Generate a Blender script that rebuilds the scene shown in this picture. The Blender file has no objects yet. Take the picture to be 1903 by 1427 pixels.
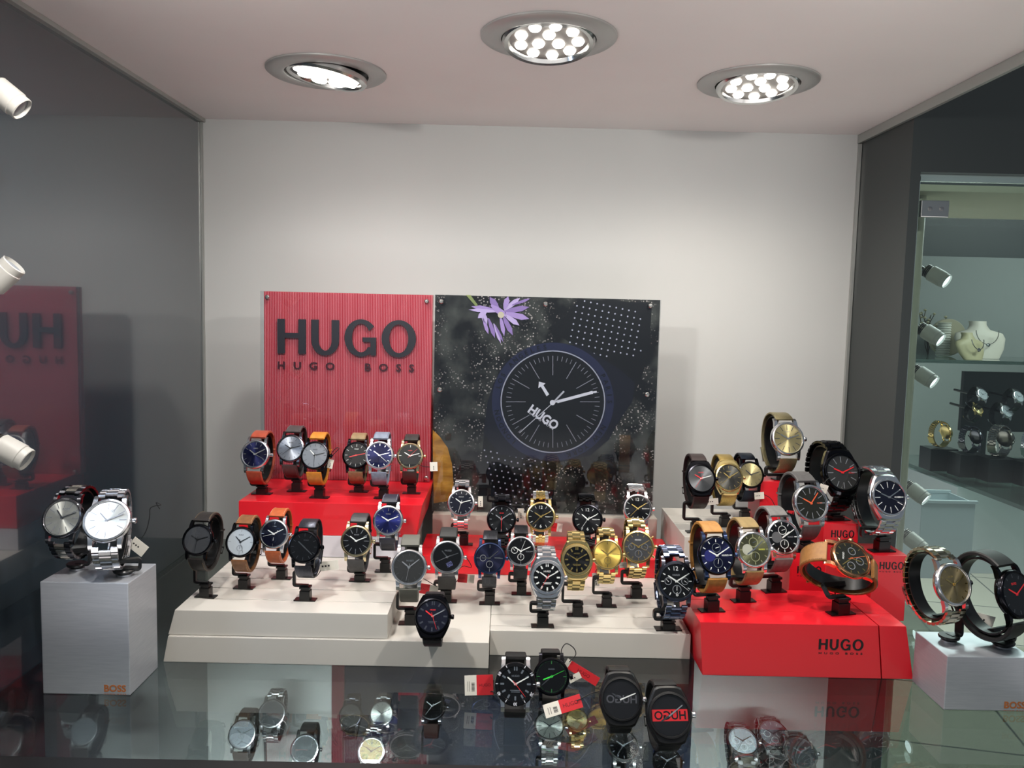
import bpy, bmesh, math, random
from mathutils import Vector, Matrix
random.seed(7)
PI = math.pi
SC = bpy.context.scene
COL = SC.collection
# ------------------------------------------------------------------ camera
FPX, PITCH, ROLL, YAW = 1484.47, .0886644, .0232960, .00655512
CX, CY = 951.5, 713.5
CAM = Vector((0, -1.125, .33216))
FW = Vector((math.sin(YAW)*math.cos(PITCH), math.cos(YAW)*math.cos(PITCH), -math.sin(PITCH)))
_r0 = Vector((math.cos(YAW), -math.sin(YAW), 0)); _u0 = _r0.cross(FW)
RT = _r0*math.cos(ROLL) + _u0*math.sin(ROLL)
UP = -_r0*math.sin(ROLL) + _u0*math.cos(ROLL)
cd = bpy.data.cameras.new('camera'); cam = bpy.data.objects.new('camera', cd); COL.objects.link(cam)
cd.sensor_width = 36; cd.lens = 36*FPX/1903; cd.clip_start = .02; cd.clip_end = 60
cam.matrix_world = Matrix(((RT.x, UP.x, -FW.x, CAM.x), (RT.y, UP.y, -FW.y, CAM.y), (RT.z, UP.z, -FW.z, CAM.z), (0, 0, 0, 1)))
SC.camera = cam

def at(x, y, X=None, Y=None, Z=None):
    """the point where the sight line of a photo point meets a real plane of the niche"""
    d = FW + RT*((x-CX)/FPX) - UP*((y-CY)/FPX)
    t = (X-CAM.x)/d.x if X is not None else (Y-CAM.y)/d.y if Y is not None else (Z-CAM.z)/d.z
    return CAM + d*t
def depth(p): return (Vector(p)-CAM).dot(FW)

# ------------------------------------------------------------------ materials
def lin(c):
    return tuple(((v/255)/12.92 if v/255 <= .04045 else ((v/255+.055)/1.055)**2.4) for v in c)
_M = {}
def mat(key, rgb=(200, 200, 200), rough=.5, metal=0., coat=0., spec=.5, emit=None, estr=1., aniso=0., ior=1.5):
    if key in _M: return _M[key]
    m = bpy.data.materials.new(key); m.use_nodes = True
    b = m.node_tree.nodes['Principled BSDF']
    b.inputs['Base Color'].default_value = (*lin(rgb), 1)
    b.inputs['Roughness'].default_value = rough
    b.inputs['Metallic'].default_value = metal
    b.inputs['Coat Weight'].default_value = coat
    b.inputs['Coat Roughness'].default_value = .04
    b.inputs['Specular IOR Level'].default_value = spec
    b.inputs['IOR'].default_value = ior
    if emit:
        b.inputs['Emission Color'].default_value = (*lin(emit), 1); b.inputs['Emission Strength'].default_value = estr
    if aniso:
        b.inputs['Anisotropic'].default_value = aniso
    _M[key] = m
    return m
def nodes(m): return m.node_tree.nodes, m.node_tree.links, m.node_tree.nodes['Principled BSDF']
def noise_colour(m, a, b_, scale, detail=4, bump=0, stretch=None, lo=.35, hi=.65):
    N, L, b = nodes(m)
    tc = N.new('ShaderNodeTexCoord'); nz = N.new('ShaderNodeTexNoise'); rp = N.new('ShaderNodeValToRGB')
    nz.inputs['Scale'].default_value = scale; nz.inputs['Detail'].default_value = detail
    if stretch:
        mp = N.new('ShaderNodeMapping'); mp.inputs['Scale'].default_value = stretch
        L.new(tc.outputs['Object'], mp.inputs['Vector']); L.new(mp.outputs['Vector'], nz.inputs['Vector'])
    else: L.new(tc.outputs['Object'], nz.inputs['Vector'])
    rp.color_ramp.elements[0].position = lo; rp.color_ramp.elements[1].position = hi
    rp.color_ramp.elements[0].color = (*lin(a), 1); rp.color_ramp.elements[1].color = (*lin(b_), 1)
    L.new(nz.outputs['Fac'], rp.inputs['Fac']); L.new(rp.outputs['Color'], b.inputs['Base Color'])
    if bump:
        bp = N.new('ShaderNodeBump'); bp.inputs['Strength'].default_value = bump; bp.inputs['Distance'].default_value = .0004
        L.new(nz.outputs['Fac'], bp.inputs['Height']); L.new(bp.outputs['Normal'], b.inputs['Normal'])
    return m
def glass(key, tint=(255, 255, 255), ior=1.5, rough=0.):
    """clear pane: fresnel reflection over straight transmission"""
    if key in _M: return _M[key]
    m = bpy.data.materials.new(key); m.use_nodes = True
    N, L = m.node_tree.nodes, m.node_tree.links
    N.clear()
    o = N.new('ShaderNodeOutputMaterial'); mx = N.new('ShaderNodeMixShader'); fr = N.new('ShaderNodeFresnel')
    t = N.new('ShaderNodeBsdfTransparent'); g = N.new('ShaderNodeBsdfGlossy')
    t.inputs['Color'].default_value = (*lin(tint), 1); g.inputs['Roughness'].default_value = rough
    g.inputs['Color'].default_value = (1, 1, 1, 1)
    ge = N.new('ShaderNodeNewGeometry'); mp = N.new('ShaderNodeMapRange')      # the same reflectance on both faces of the pane
    mp.inputs['To Min'].default_value = ior; mp.inputs['To Max'].default_value = 1/ior
    L.new(ge.outputs['Backfacing'], mp.inputs['Value']); L.new(mp.outputs[0], fr.inputs['IOR'])
    L.new(fr.outputs[0], mx.inputs[0]); L.new(t.outputs[0], mx.inputs[1]); L.new(g.outputs[0], mx.inputs[2]); L.new(mx.outputs[0], o.inputs[0])
    _M[key] = m
    return m
def sunray(rgb):
    """brushed sunray dial: radial brushing that catches light as two fans"""
    key = 'sunray_dial_%d_%d_%d' % rgb
    if key in _M: return _M[key]
    m = mat(key, rgb, .42, .85, 0, aniso=.85)
    N, L, b = nodes(m)
    t = N.new('ShaderNodeTangent'); t.direction_type = 'RADIAL'; t.axis = 'Z'
    L.new(t.outputs[0], b.inputs['Tangent'])
    return m
def metal(rgb, rough=.16):
    return mat('metal_%d_%d_%d_%d' % (*rgb, int(rough*100)), rgb, rough, 1.)
def leather(rgb):
    key = 'leather_%d_%d_%d' % rgb
    if key in _M: return _M[key]
    m = mat(key, rgb, .45, 0, .1)
    return noise_colour(m, tuple(int(v*.9) for v in rgb), rgb, 260, 5, .35)
def rubber(rgb): return mat('rubber_%d_%d_%d' % rgb, rgb, .55)
def mesh_weave(rgb):
    key = 'milanese_%d_%d_%d' % rgb
    if key in _M: return _M[key]
    m = mat(key, rgb, .34, .9)
    N, L, b = nodes(m)
    tc = N.new('ShaderNodeTexCoord'); ck = N.new('ShaderNodeTexChecker'); ck.inputs['Scale'].default_value = 1500
    L.new(tc.outputs['Object'], ck.inputs['Vector'])
    ck.inputs['Color1'].default_value = (*lin(rgb), 1); ck.inputs['Color2'].default_value = (*lin(tuple(int(v*.62) for v in rgb)), 1)
    L.new(ck.outputs['Color'], b.inputs['Base Color'])
    bp = N.new('ShaderNodeBump'); bp.inputs['Strength'].default_value = .4; bp.inputs['Distance'].default_value = .0003
    L.new(ck.outputs['Fac'], bp.inputs['Height']); L.new(bp.outputs['Normal'], b.inputs['Normal'])
    return m
def flat(rgb, rough=.4): return mat('paint_%d_%d_%d_%d' % (*rgb, int(rough*100)), rgb, rough)

BLACKPL = mat('black_stand_plastic', (9, 9, 10), .34)
BLACKDISC = mat('black_satin_stand', (18, 19, 21), .3, .2)
CRYST = glass('watch_crystal', (250, 252, 252), 1.45)
STEEL = metal((232, 232, 234), .2); DSTEEL = metal((120, 120, 126)); GOLD = metal((238, 212, 146), .2)
BLACKM = metal((40, 40, 44), .2); BLUEM = metal((70, 84, 120), .2); ROSE = metal((222, 160, 120), .17)
PALEGOLD = metal((226, 210, 170), .16)

# ------------------------------------------------------------------ mesh builder
class MB:
    def __init__(s): s.v = []; s.f = []; s.m = []
    def add(s, vs, fs, mi=0):
        n = len(s.v); s.v += [tuple(v) for v in vs]; s.f += [tuple(i+n for i in f) for f in fs]; s.m += [mi]*len(fs)
        return s
    def box(s, c, d, mi=0, M=None):
        x, y, z = [v/2 for v in d]
        vs = [Vector(c)+Vector((a*x, b*y, e*z)) for e in (-1, 1) for b in (-1, 1) for a in (-1, 1)]
        if M: vs = [M @ v for v in vs]
        return s.add(vs, [(0, 2, 3, 1), (4, 5, 7, 6), (0, 1, 5, 4), (2, 6, 7, 3), (0, 4, 6, 2), (1, 3, 7, 5)], mi)
    def prism(s, pts, z0, z1, mi=0, M=None, taper=1.):
        n = len(pts)
        vs = [Vector((x, y, z0)) for x, y in pts]+[Vector((x*taper, y*taper, z1)) for x, y in pts]
        if M: vs = [M @ v for v in vs]
        return s.add(vs, [tuple(range(n-1, -1, -1)), tuple(range(n, 2*n))]+[(i, (i+1) % n, n+(i+1) % n, n+i) for i in range(n)], mi)
    def lathe(s, prof, seg=48, mi=0, M=None, cap=False):
        """prof: [(r, z)] turned about Z"""
        vs = []
        for r, z in prof:
            for k in range(seg):
                a = 2*PI*k/seg; vs.append(Vector((r*math.cos(a), r*math.sin(a), z)))
        fs = []
        for i in range(len(prof)-1):
            for k in range(seg):
                a, b = i*seg+k, i*seg+(k+1) % seg
                fs.append((a, b, b+seg, a+seg))
        if cap:
            fs.append(tuple(range(seg-1, -1, -1))); n = (len(prof)-1)*seg; fs.append(tuple(range(n, n+seg)))
        if M: vs = [M @ v for v in vs]
        return s.add(vs, fs, mi)
    def tube(s, path, r, seg=8, mi=0, closed=False, rect=None):
        """rect: (half width, half height) for a flat bar instead of a round tube"""
        P = [Vector(p) for p in path]; n = len(P); vs = []
        up = None
        for i, p in enumerate(P):
            t = (P[(i+1) % n]-P[i-1]) if closed else (P[min(i+1, n-1)]-P[max(i-1, 0)])
            t = t.normalized()
            if up is None:
                up = Vector((0, 0, 1)) if abs(t.z) < .9 else Vector((0, 1, 0))
            a = t.cross(up)
            if a.length < 1e-4: a = t.orthogonal()
            a.normalize(); b = a.cross(t).normalized(); up = b
            if rect:
                for u, w in ((1, 1), (-1, 1), (-1, -1), (1, -1)): vs.append(p+a*u*rect[0]+b*w*rect[1])
            else:
                for k in range(seg):
                    g = 2*PI*k/seg; vs.append(p+(a*math.cos(g)+b*math.sin(g))*r)
        if rect: seg = 4
        fs = []
        for i in range(n if closed else n-1):
            for k in range(seg):
                a, b = i*seg+k, i*seg+(k+1) % seg; j = ((i+1) % n)*seg
                fs.append((a, j+k, j+(k+1) % seg, b))
        if not closed: fs += [tuple(range(seg)), tuple(range(n*seg-1, (n-1)*seg-1, -1))]
        return s.add(vs, fs, mi)
    def build(s, name, mats, parent=None, smooth=35, bevel=0):
        me = bpy.data.meshes.new(name); me.from_pydata(s.v, [], s.f)
        if not isinstance(mats, (list, tuple)): mats = [mats]
        for m in mats: me.materials.append(m)
        if len(mats) > 1: me.polygons.foreach_set('material_index', s.m)
        bm = bmesh.new(); bm.from_mesh(me)
        bmesh.ops.recalc_face_normals(bm, faces=bm.faces[:])
        if bevel:
            es = [e for e in bm.edges if len(e.link_faces) == 2 and e.calc_face_angle(0) > .5]
            bmesh.ops.bevel(bm, geom=es, offset=bevel, segments=2, profile=.6, affect='EDGES', clamp_overlap=True)
        bm.to_mesh(me); bm.free()
        if smooth:
            me.polygons.foreach_set('use_smooth', [True]*len(me.polygons)); me.set_sharp_from_angle(angle=math.radians(smooth))
        me.update()
        return link(name, me, parent)
def link(name, me, parent=None):
    o = bpy.data.objects.new(name, me); COL.objects.link(o)
    if parent: o.parent = parent
    return o
def tag(o, label, cat, group=None):
    o['label'] = label; o['category'] = cat
    if group: o['group'] = group
    return o
def struct(o): o['kind'] = 'structure'; return o
def empty(name, M, label, cat, group=None):
    o = bpy.data.objects.new(name, None); COL.objects.link(o); o.empty_display_size = .01
    o.matrix_world = M if isinstance(M, Matrix) else Matrix.Translation(M)
    return tag(o, label, cat, group)
def extrude_x(prof, xl, xr):
    """prof: [(y, z)] outline; xl / xr: the ends' x as functions of (y, z)"""
    mb = MB(); n = len(prof)
    vs = [(xl(y, z), y, z) for y, z in prof]+[(xr(y, z), y, z) for y, z in prof]
    return mb.add(vs, [tuple(range(n)), tuple(range(2*n-1, n-1, -1))]+[(i, n+i, n+(i+1) % n, (i+1) % n) for i in range(n)])
# ------------------------------------------------------------------ lettering
_T = {}
def text_mesh(txt, bold=.02, ext=.03, spacing=1.):
    key = (txt, bold, ext, spacing)
    if key in _T: return _T[key]
    cu = bpy.data.curves.new('lettering', 'FONT'); cu.body = txt; cu.size = 1; cu.extrude = ext; cu.offset = bold
    cu.align_x = 'CENTER'; cu.align_y = 'CENTER'; cu.space_character = spacing; cu.resolution_u = 3
    o = bpy.data.objects.new('lettering', cu); COL.objects.link(o)
    dg = bpy.context.evaluated_depsgraph_get(); dg.update()
    me = bpy.data.meshes.new_from_object(o.evaluated_get(dg)); bpy.data.objects.remove(o)
    xs = [v.co.x for v in me.vertices]; ys = [v.co.y for v in me.vertices]
    cx, cy = (min(xs)+max(xs))/2, (min(ys)+max(ys))/2; w, h = max(xs)-min(xs), max(ys)-min(ys)
    for v in me.vertices: v.co.x -= cx; v.co.y -= cy
    _T[key] = (me, w, h)
    return _T[key]
def text(name, txt, m, parent, M, width=None, height=None, bold=.02, ext=.03, spacing=1., flip=False, stretch=None):
    me, w, h = text_mesh(txt, bold, ext, spacing)
    me = me.copy(); me.materials.clear(); me.materials.append(m)
    s = width/w if width else height/h
    sx = s; sy = s if not stretch else stretch/h
    me.transform(M @ Matrix.Diagonal((-sx if flip else sx, sy, s, 1)))
    if flip: me.flip_normals()
    return link(name, me, parent)
def letter_polys(txt):
    """heavy grotesque capitals on a height of 1, drawn as outlines with holes bridged as quads strips: [(verts, faces, advance)]"""
    out = []; s = .225
    def arc(cx, cy, rx, ry, a0, a1, n): return [(cx+rx*math.cos(a0+(a1-a0)*i/n), cy+ry*math.sin(a0+(a1-a0)*i/n)) for i in range(n+1)]
    def strip(o, i):
        n = len(o); return o+i, [(k, k+1, n+k+1, n+k) for k in range(n-1)]
    for ch in txt:
        if ch == 'H':
            v = [(0, 0), (s, 0), (s, 1), (0, 1), (.86-s, 0), (.86, 0), (.86, 1), (.86-s, 1), (s, .455), (.86-s, .455), (.86-s, .6), (s, .6)]
            out.append((v, [(0, 1, 2, 3), (4, 5, 6, 7), (8, 9, 10, 11)], .86))
        elif ch == 'U':
            o = [(0, 1)]+arc(.42, .4, .42, .43, PI, 2*PI, 20)+[(.84, 1)]
            i = [(s, 1)]+arc(.42, .4, .42-s, .29, PI, 2*PI, 20)+[(.84-s, 1)]
            v, f = strip(o, i); out.append((v, f, .84))
        elif ch == 'O':
            o = arc(.52, .5, .52, .54, 0, 2*PI, 40); i = arc(.52, .5, .52-s*1.03, .415, 0, 2*PI, 40)
            v, f = strip(o, i); out.append((v, f, 1.04))
        elif ch == 'G':
            a0, a1 = math.radians(38), math.radians(331)
            o = arc(.5, .5, .5, .54, a0, a1, 36); i = arc(.5, .5, .5-s, .415, math.radians(30), math.radians(322), 36)
            v, f = strip(o, i); n = len(v)
            v += [(.55, .52), (.55, .39), (.96, .39), (.96, .52), (.96-s*.75, .0), (.96, .0), (.96, .39), (.96-s*.75, .39)]
            f += [(n, n+1, n+2, n+3), (n+4, n+5, n+6, n+7)]; out.append((v, f, .96))
    return out
def slab_letters(name, txt, m, parent, x0, x1, z0, z1, y, thick, gap=.19):
    """extruded letters standing on the plane y, reading from -Y"""
    L = letter_polys(txt); W = sum(a for _, _, a in L)+gap*(len(L)-1)
    sx, sz = (x1-x0)/W, (z1-z0); x = 0; res = []
    for v, f, a in L:
        mb = MB(); n = len(v)
        P = [(x0+(x+p)*sx, y-thick*(1.08 if a == .96 and i >= n-8 else 1), z0+q*sz) for i, (p, q) in enumerate(v)]+[(x0+(x+p)*sx, y, z0+q*sz) for p, q in v]
        edges = {}
        for t in f:
            for k in range(len(t)):
                e = tuple(sorted((t[k], t[(k+1) % len(t)]))); edges[e] = edges.get(e, 0)+1
        fs = list(f)+[tuple(n+i for i in t[::-1]) for t in f]+[(e[0], e[1], n+e[1], n+e[0]) for e, c in edges.items() if c == 1]
        mb.add(P, fs); res.append(mb.build(name, m, parent, 30)); x += a+gap
    return res
FACE = Matrix(((1, 0, 0, 0), (0, 0, -1, 0), (0, 1, 0, 0), (0, 0, 0, 1)))   # text plane (x, y) -> facing -Y
def facing(p, roll=0): return Matrix.Translation(p) @ FACE @ Matrix.Rotation(roll, 4, 'Z')

# ================================================================== THE NICHE
XL, XR, ZC, YB = -.427, .4807, .5874, 0.
YF = -.567            # front edge of the case
YR = -.146           # where the right side wall ends at the neighbouring showcase
ZL = -.40            # lower deck
white = noise_colour(mat('wall_white_paint', (189, 190, 188), .6), (186, 187, 185), (192, 193, 191), 3)
ceilm = noise_colour(mat('ceiling_paint', (236, 229, 227), .65), (233, 226, 224), (239, 232, 230), 4)
dark = mat('dark_grey_gloss_panel', (40, 50, 58), .14, 0, 1.0)
dark.node_tree.nodes['Principled BSDF'].inputs['Coat IOR'].default_value = 1.75; dark.node_tree.nodes['Principled BSDF'].inputs['Coat Roughness'].default_value = .03
darkr = mat('dark_grey_satin_panel', (44, 49, 49), .4)
trimm = mat('aluminium_trim', (170, 172, 168), .35, .6)
def wallbox(name, lo, hi, m):
    c = [(a+b)/2 for a, b in zip(lo, hi)]; d = [b-a for a, b in zip(lo, hi)]
    return struct(MB().box(c, d).build(name, m, None, 0))
wallbox('wall_back', (XL-.02, 0, ZL), (XR+.01, .02, ZC+.02), white)
wallbox('ceiling', (XL-.02, -1.05, ZC), (XR, 0, ZC+.02), ceilm)
wallbox('wall_left', (XL-.02, -.66, ZL), (XL, 0, ZC), dark)
wallbox('wall_right', (XR, YR, ZL), (XR+.012, 0, ZC), darkr)
wallbox('wall_fascia', (XR+.012, YR-.0, .513), (2.6, YR+.012, ZC+.9), darkr)
wallbox('floor_lower', (XL, -.62, ZL-.02), (XR, 0, ZL), mat('lower_deck', (18, 20, 25), .35))
# trims
def trim(name, lo, hi): wallbox(name, lo, hi, trimm)
trim('trim_1', (XL, -.9, ZC-.005), (XL+.006, -.001, ZC-.0004))
trim('trim_2', (XR-.005, -.9, ZC-.012), (XR-.0005, -.001, ZC-.0004))
trim('trim_3', (XL+.0002, -.006, .003), (XL+.0025, -.0005, ZC-.006))
trim('trim_4', (XR-.004, -.006, .003), (XR-.0005, -.0005, ZC-.013))
# glass deck
deck = glass('deck_glass', (206, 211, 207), 1.62)
g = struct(MB().box(((XL+XR)/2, (YF+.002)/2-.002, -.004), (XR-XL-.002, -YF-.002, .0078)).build('floor', deck, None, 0))
wallbox('trim_5', (XL, YF-.03, -.012), (XR+.02, YF-.0005, .002), mat('black_front_rail', (12, 13, 15), .4))
# ------------------------------------------------------------------ plinths
GREY = noise_colour(mat('warm_grey_plinth', (196, 192, 184), .42), (192, 188, 180), (199, 195, 187), 6)
RED = mat('red_lacquer_plinth', (218, 27, 41), .34, 0, .25)
LAV = mat('pale_plinth', (206, 202, 208), .45)
BLK = mat('black_lettering', (16, 15, 18), .35)
Z1, Z2, Z3, Z4, ZQ = .025, .0492, .0745, .1125, .0512
def notch(y0, y1, z, ys, w=.0011, d=.002):
    """top line from front y0 to back y1 with thin plank grooves at ys"""
    L = [(y0, z)]
    for y in ys: L += [(y-w/2, z), (y-w/2, z-d), (y+w/2, z-d), (y+w/2, z)]
    return L+[(y1, z)]
def plinth_obj(name, label, mbs, mats, group=None, bev=.0006):
    c = sum((Vector(v) for v in mbs[0][1].v), Vector())/len(mbs[0][1].v); c.z = min(v[2] for v in mbs[0][1].v)
    e = empty(name, c, label, 'display stand', group)
    for (pn, mb), m in zip(mbs, mats):
        mb.v = [tuple(Vector(v)-c) for v in mb.v]; mb.build(pn, m, e, 0, bev)
    return e, c
# long low base, protruding at its left half
bp = [(-.4033, 0)]+notch(-.4033, -.12, Z1, [])+[(-.12, 0)]
b1 = extrude_x(bp, lambda y, z: -.315+.0048*z/Z1, lambda y, z: -.0112)
gro = [at(1000, y, Z=Z1).y for y in (1164, 1143, 1124, 1105, 1089)]
bc = [(-.3738, 0)]+notch(-.3738, -.12, Z1, gro)+[(-.12, 0)]
b2 = extrude_x(bc, lambda y, z: -.0108, lambda y, z: .1845)
plinth_obj('display_plinth', 'long low warm grey base slab standing on the glass deck under the middle watches', [('front_section', b1), ('grooved_section', b2)], [GREY, GREY])
gru = [at(560, y, Z=Z2).y for y in (1116, 1095, 1076, 1058)]
bu = extrude_x([(-.4005, Z1+.0003)]+notch(-.4005, -.10, Z2, gru)+[(-.10, Z1+.0003)], lambda y, z: -.3113+.0067*(z-Z1)/.0242, lambda y, z: -.1064)
plinth_obj('display_plinth', 'upper warm grey slab with plank grooves stacked on the left end of the base slab', [('slab', bu)], [GREY])
br = extrude_x([(-.2326, Z2+.0003), (-.2326, Z3), (-.085, Z3), (-.085, Z2+.0003)], lambda y, z: -.302, lambda y, z: -.1064)
plinth_obj('display_plinth', 'pale lavender riser under the long red box at left', [('riser', br)], [LAV])
rb = extrude_x([(-.2326, Z3+.0003)]+notch(-.2326, -.088, Z4, [-.20, -.165])+[(-.088, Z3+.0003)], lambda y, z: -.3012, lambda y, z: -.0995+.007*(z-Z3)/.04)
plinth_obj('display_plinth', 'long red box carrying six leather strap watches in front of the red sign', [('box', rb)], [RED])
rl = extrude_x([(-.2093, Z1+.0003)]+notch(-.2093, -.1182, .047, [-.176])+[(-.1182, Z1+.0003)], lambda y, z: -.0985, lambda y, z: .2047)
e, c = plinth_obj('display_plinth', 'low red step box in the centre in front of the dark poster', [('box', rl)], [RED])
e, c = plinth_obj('display_plinth', 'taupe grey plinth block under the dark poster', [('block', extrude_x([(-.1178, 0.0003), (-.1178, .0725), (-.075, .0725), (-.075, .0003)], lambda y, z: -.0915, lambda y, z: .1975))], [mat('taupe_plinth', (176, 168, 158), .42)])
gr = extrude_x([(-.232, .0003)]+notch(-.232, -.095, .082, [-.205, -.17, -.135])+[(-.095, .0003)], lambda y, z: .2072, lambda y, z: .325)
plinth_obj('display_plinth', 'warm grey box carrying three small watches left of the red pillars', [('box', gr)], [GREY])
# big red block at right front: main body + end piece beyond a seam
gq = [at(1450, y, Z=ZQ).y for y in (1136, 1117)]
tq = [(-.4085, .0003)]+notch(-.4085, -.316, ZQ, gq, .0008, .0012)+[(-.316, .0003)]
q1 = extrude_x(tq, lambda y, z: .1885-.0045*z/ZQ, lambda y, z: .3555-.006*z/ZQ)
q2 = extrude_x(tq, lambda y, z: .3566-.006*z/ZQ, lambda y, z: .3855-.001*z/ZQ-(.009*max(0, z-.035)/.0162))
e, c = plinth_obj('display_plinth', 'large red block with black lettering at the right front', [('main_block', q1), ('end_piece', q2)], [RED, RED])
def lettering(e, c, x0p, x1p, y0p, y1p, Y, sub=True, thick=.0004):
    a = at(x0p, y0p, Y=Y); b = at(x1p, y1p, Y=Y)
    M = Matrix.Translation(-c)
    slab = slab_letters('letter', 'HUGO', BLK, None, a.x, b.x, b.z, a.z, Y, thick)
    for o in slab: o.data.transform(M); o.parent = e
    if sub:
        h = (a.z-b.z)
        text('small_lettering', 'HUGO BOSS', BLK, e, M @ facing(Vector(((a.x+b.x)/2, Y-.0001, b.z-h*.36))), width=(b.x-a.x)*.98, bold=.012, ext=.02, spacing=1.9, stretch=h*.2)
lettering(e, c, 1522, 1604, 1187, 1208, -.4085)
def pillar(X0, X1, Y, top, label, txt, dep=.046):
    mb = extrude_x([(Y, .0004), (Y, top), (Y+dep, top), (Y+dep, .0004)], lambda y, z: X0, lambda y, z: X1)
    e, c = plinth_obj('display_pillar', label, [('pillar', mb)], [RED], 'red display pillars')
    lettering(e, c, *txt, Y)
    return e
pillar(.3112, .3494, -.170, .1355, 'red pillar under the gold mesh watch, tallest of the red pillars', (1445, 1484, 906, 919))
pillar(.3685, .4090, -.225, .0995, 'red pillar under the black watch with red hands at the right back', (1545, 1587, 985, 999))
pillar(.4090, .4482, -.2640, .0750, 'red pillar under the steel bracelet watch beside the glass showcase', (1635, 1679, 1044, 1058))
pillar(.3046, .3430, -.3000, .0847, 'short red pillar behind the tan strap chronograph lying tilted', (1482, 1526, 1052, 1066))
# brushed aluminium blocks
ALU = mat('brushed_aluminium', (176, 180, 187), .46, .6)
noise_colour(ALU, (173, 177, 184), (180, 184, 190), 60, 3, .03, (1, 1, 14))
COPPER = mat('copper_print', (190, 112, 60), .4, .4)
def aluminium_block(x0, x1, y0, y1, h, label, tx):
    mb = MB().box(((x0+x1)/2, (y0+y1)/2, h/2+.0003), (x1-x0, y1-y0, h))
    e, c = plinth_obj('display_cube', label, [('block', mb)], [ALU], 'brushed aluminium blocks', .0008)
    p = at(tx[0], tx[1], Y=y0); M = Matrix.Translation(-c); wd = tx[2]
    text('lettering', 'BOSS', COPPER, e, M @ facing(Vector((p.x, y0-.0002, p.z))), width=wd, bold=.025, ext=.01)
    text('small_lettering', 'HUGO BOSS', COPPER, e, M @ facing(Vector((p.x, y0-.0002, p.z-wd*.27))), width=wd, bold=.01, ext=.01, spacing=1.5, stretch=wd*.06)
aluminium_block(-.3885, -.3145, -.4695, -.4155, .0978, 'tall brushed aluminium block at the left under two steel watches', (214, 1279, .0185))
aluminium_block(.3825, .4565, -.4663, -.4120, .0478, 'low brushed aluminium block at the right under a steel and a black watch', (1886, 1310, .0185))

# ------------------------------------------------------------------ red acrylic sign
SY = -.11
sx0, sx1 = -.3108, -.0962
sz0, sz1 = Z4+.0004, .3523
SIGN = empty('brand_sign', Vector(((sx0+sx1)/2, SY, sz0)), 'red ribbed acrylic sign with large black letters behind the long red box', 'sign')
SI = SIGN.matrix_world.inverted()
def in_sign(mb): mb.v = [tuple(SI @ Vector(v)) for v in mb.v]; return mb
in_sign(MB().box(((sx0+sx1)/2+.0022, SY+.0115, (sz0+sz1)/2), (sx1-sx0-.0045, .014, sz1-sz0))).build('back_panel', mat('sign_red_panel', (190, 30, 44), .3, 0, .4), SIGN, 0)
rib = mat('ribbed_acrylic', (188, 62, 72), .22, 0, .7)
N, L, b = nodes(rib)
tc = N.new('ShaderNodeTexCoord'); wv = N.new('ShaderNodeTexWave'); rp = N.new('ShaderNodeValToRGB'); bpn = N.new('ShaderNodeBump')
wv.inputs['Scale'].default_value = 150; wv.bands_direction = 'X'
rp.color_ramp.elements[0].color = (*lin((176, 40, 52)), 1); rp.color_ramp.elements[1].color = (*lin((214, 120, 126)), 1)
rp.color_ramp.elements[0].position = .35; rp.color_ramp.elements[1].position = .95
L.new(tc.outputs['Object'], wv.inputs['Vector']); L.new(wv.outputs['Fac'], rp.inputs['Fac']); L.new(rp.outputs['Color'], b.inputs['Base Color'])
bpn.inputs['Strength'].default_value = .25; bpn.inputs['Distance'].default_value = .0004
L.new(wv.outputs['Fac'], bpn.inputs['Height']); L.new(bpn.outputs['Normal'], b.inputs['Normal'])
in_sign(MB().box(((sx0+sx1)/2+.001, SY+.0022, (sz0+sz1)/2), (sx1-sx0-.002, .0040, sz1-sz0-.0004))).build('ribbed_sheet', rib, SIGN, 0)
acr = glass('clear_acrylic', (246, 248, 250), 1.5)
in_sign(MB().box(((sx0+sx1)/2-.0012, SY-.0012, (sz0+sz1)/2), (sx1-sx0+.002, .0016, sz1-sz0))).build('acrylic_front', acr, SIGN, 0)
big = slab_letters('letter', 'HUGO', mat('sign_black_letters', (24, 25, 34), .4), None, at(517, 600, Y=SY).x, at(774, 600, Y=SY).x, at(640, 659, Y=SY).z, at(640, 595, Y=SY).z, SY-.0022, .002, .165)
for o in big: o.data.transform(SI); o.parent = SIGN
_a, _b = at(517, 684, Y=SY), at(770, 684, Y=SY)
text('small_lettering', 'HUGO  BOSS', mat('sign_small_letters', (48, 12, 26), .4), SIGN, SI @ facing(Vector(((_a.x+_b.x)/2, SY-.0023, (at(640, 681, Y=SY).z)))), width=_b.x-_a.x, bold=.03, ext=.02, spacing=2.35, stretch=.0098)
def stud(parent, px, py, Y, r=.0028, inv=None):
    p = at(px, py, Y=Y)
    mb = MB().lathe([(.0001, .0026), (r*.7, .0025), (r, .0016), (r, -.001)], 20, 0, (inv or Matrix()) @ Matrix.Translation(p) @ FACE)
    return mb.build('fixing_stud', metal((200, 200, 196), .25), parent)
for px, py in ((497, 552), (793, 560), (792, 888), (500, 885)): stud(SIGN, px, py, SY-.002, .0027, SI)

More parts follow.
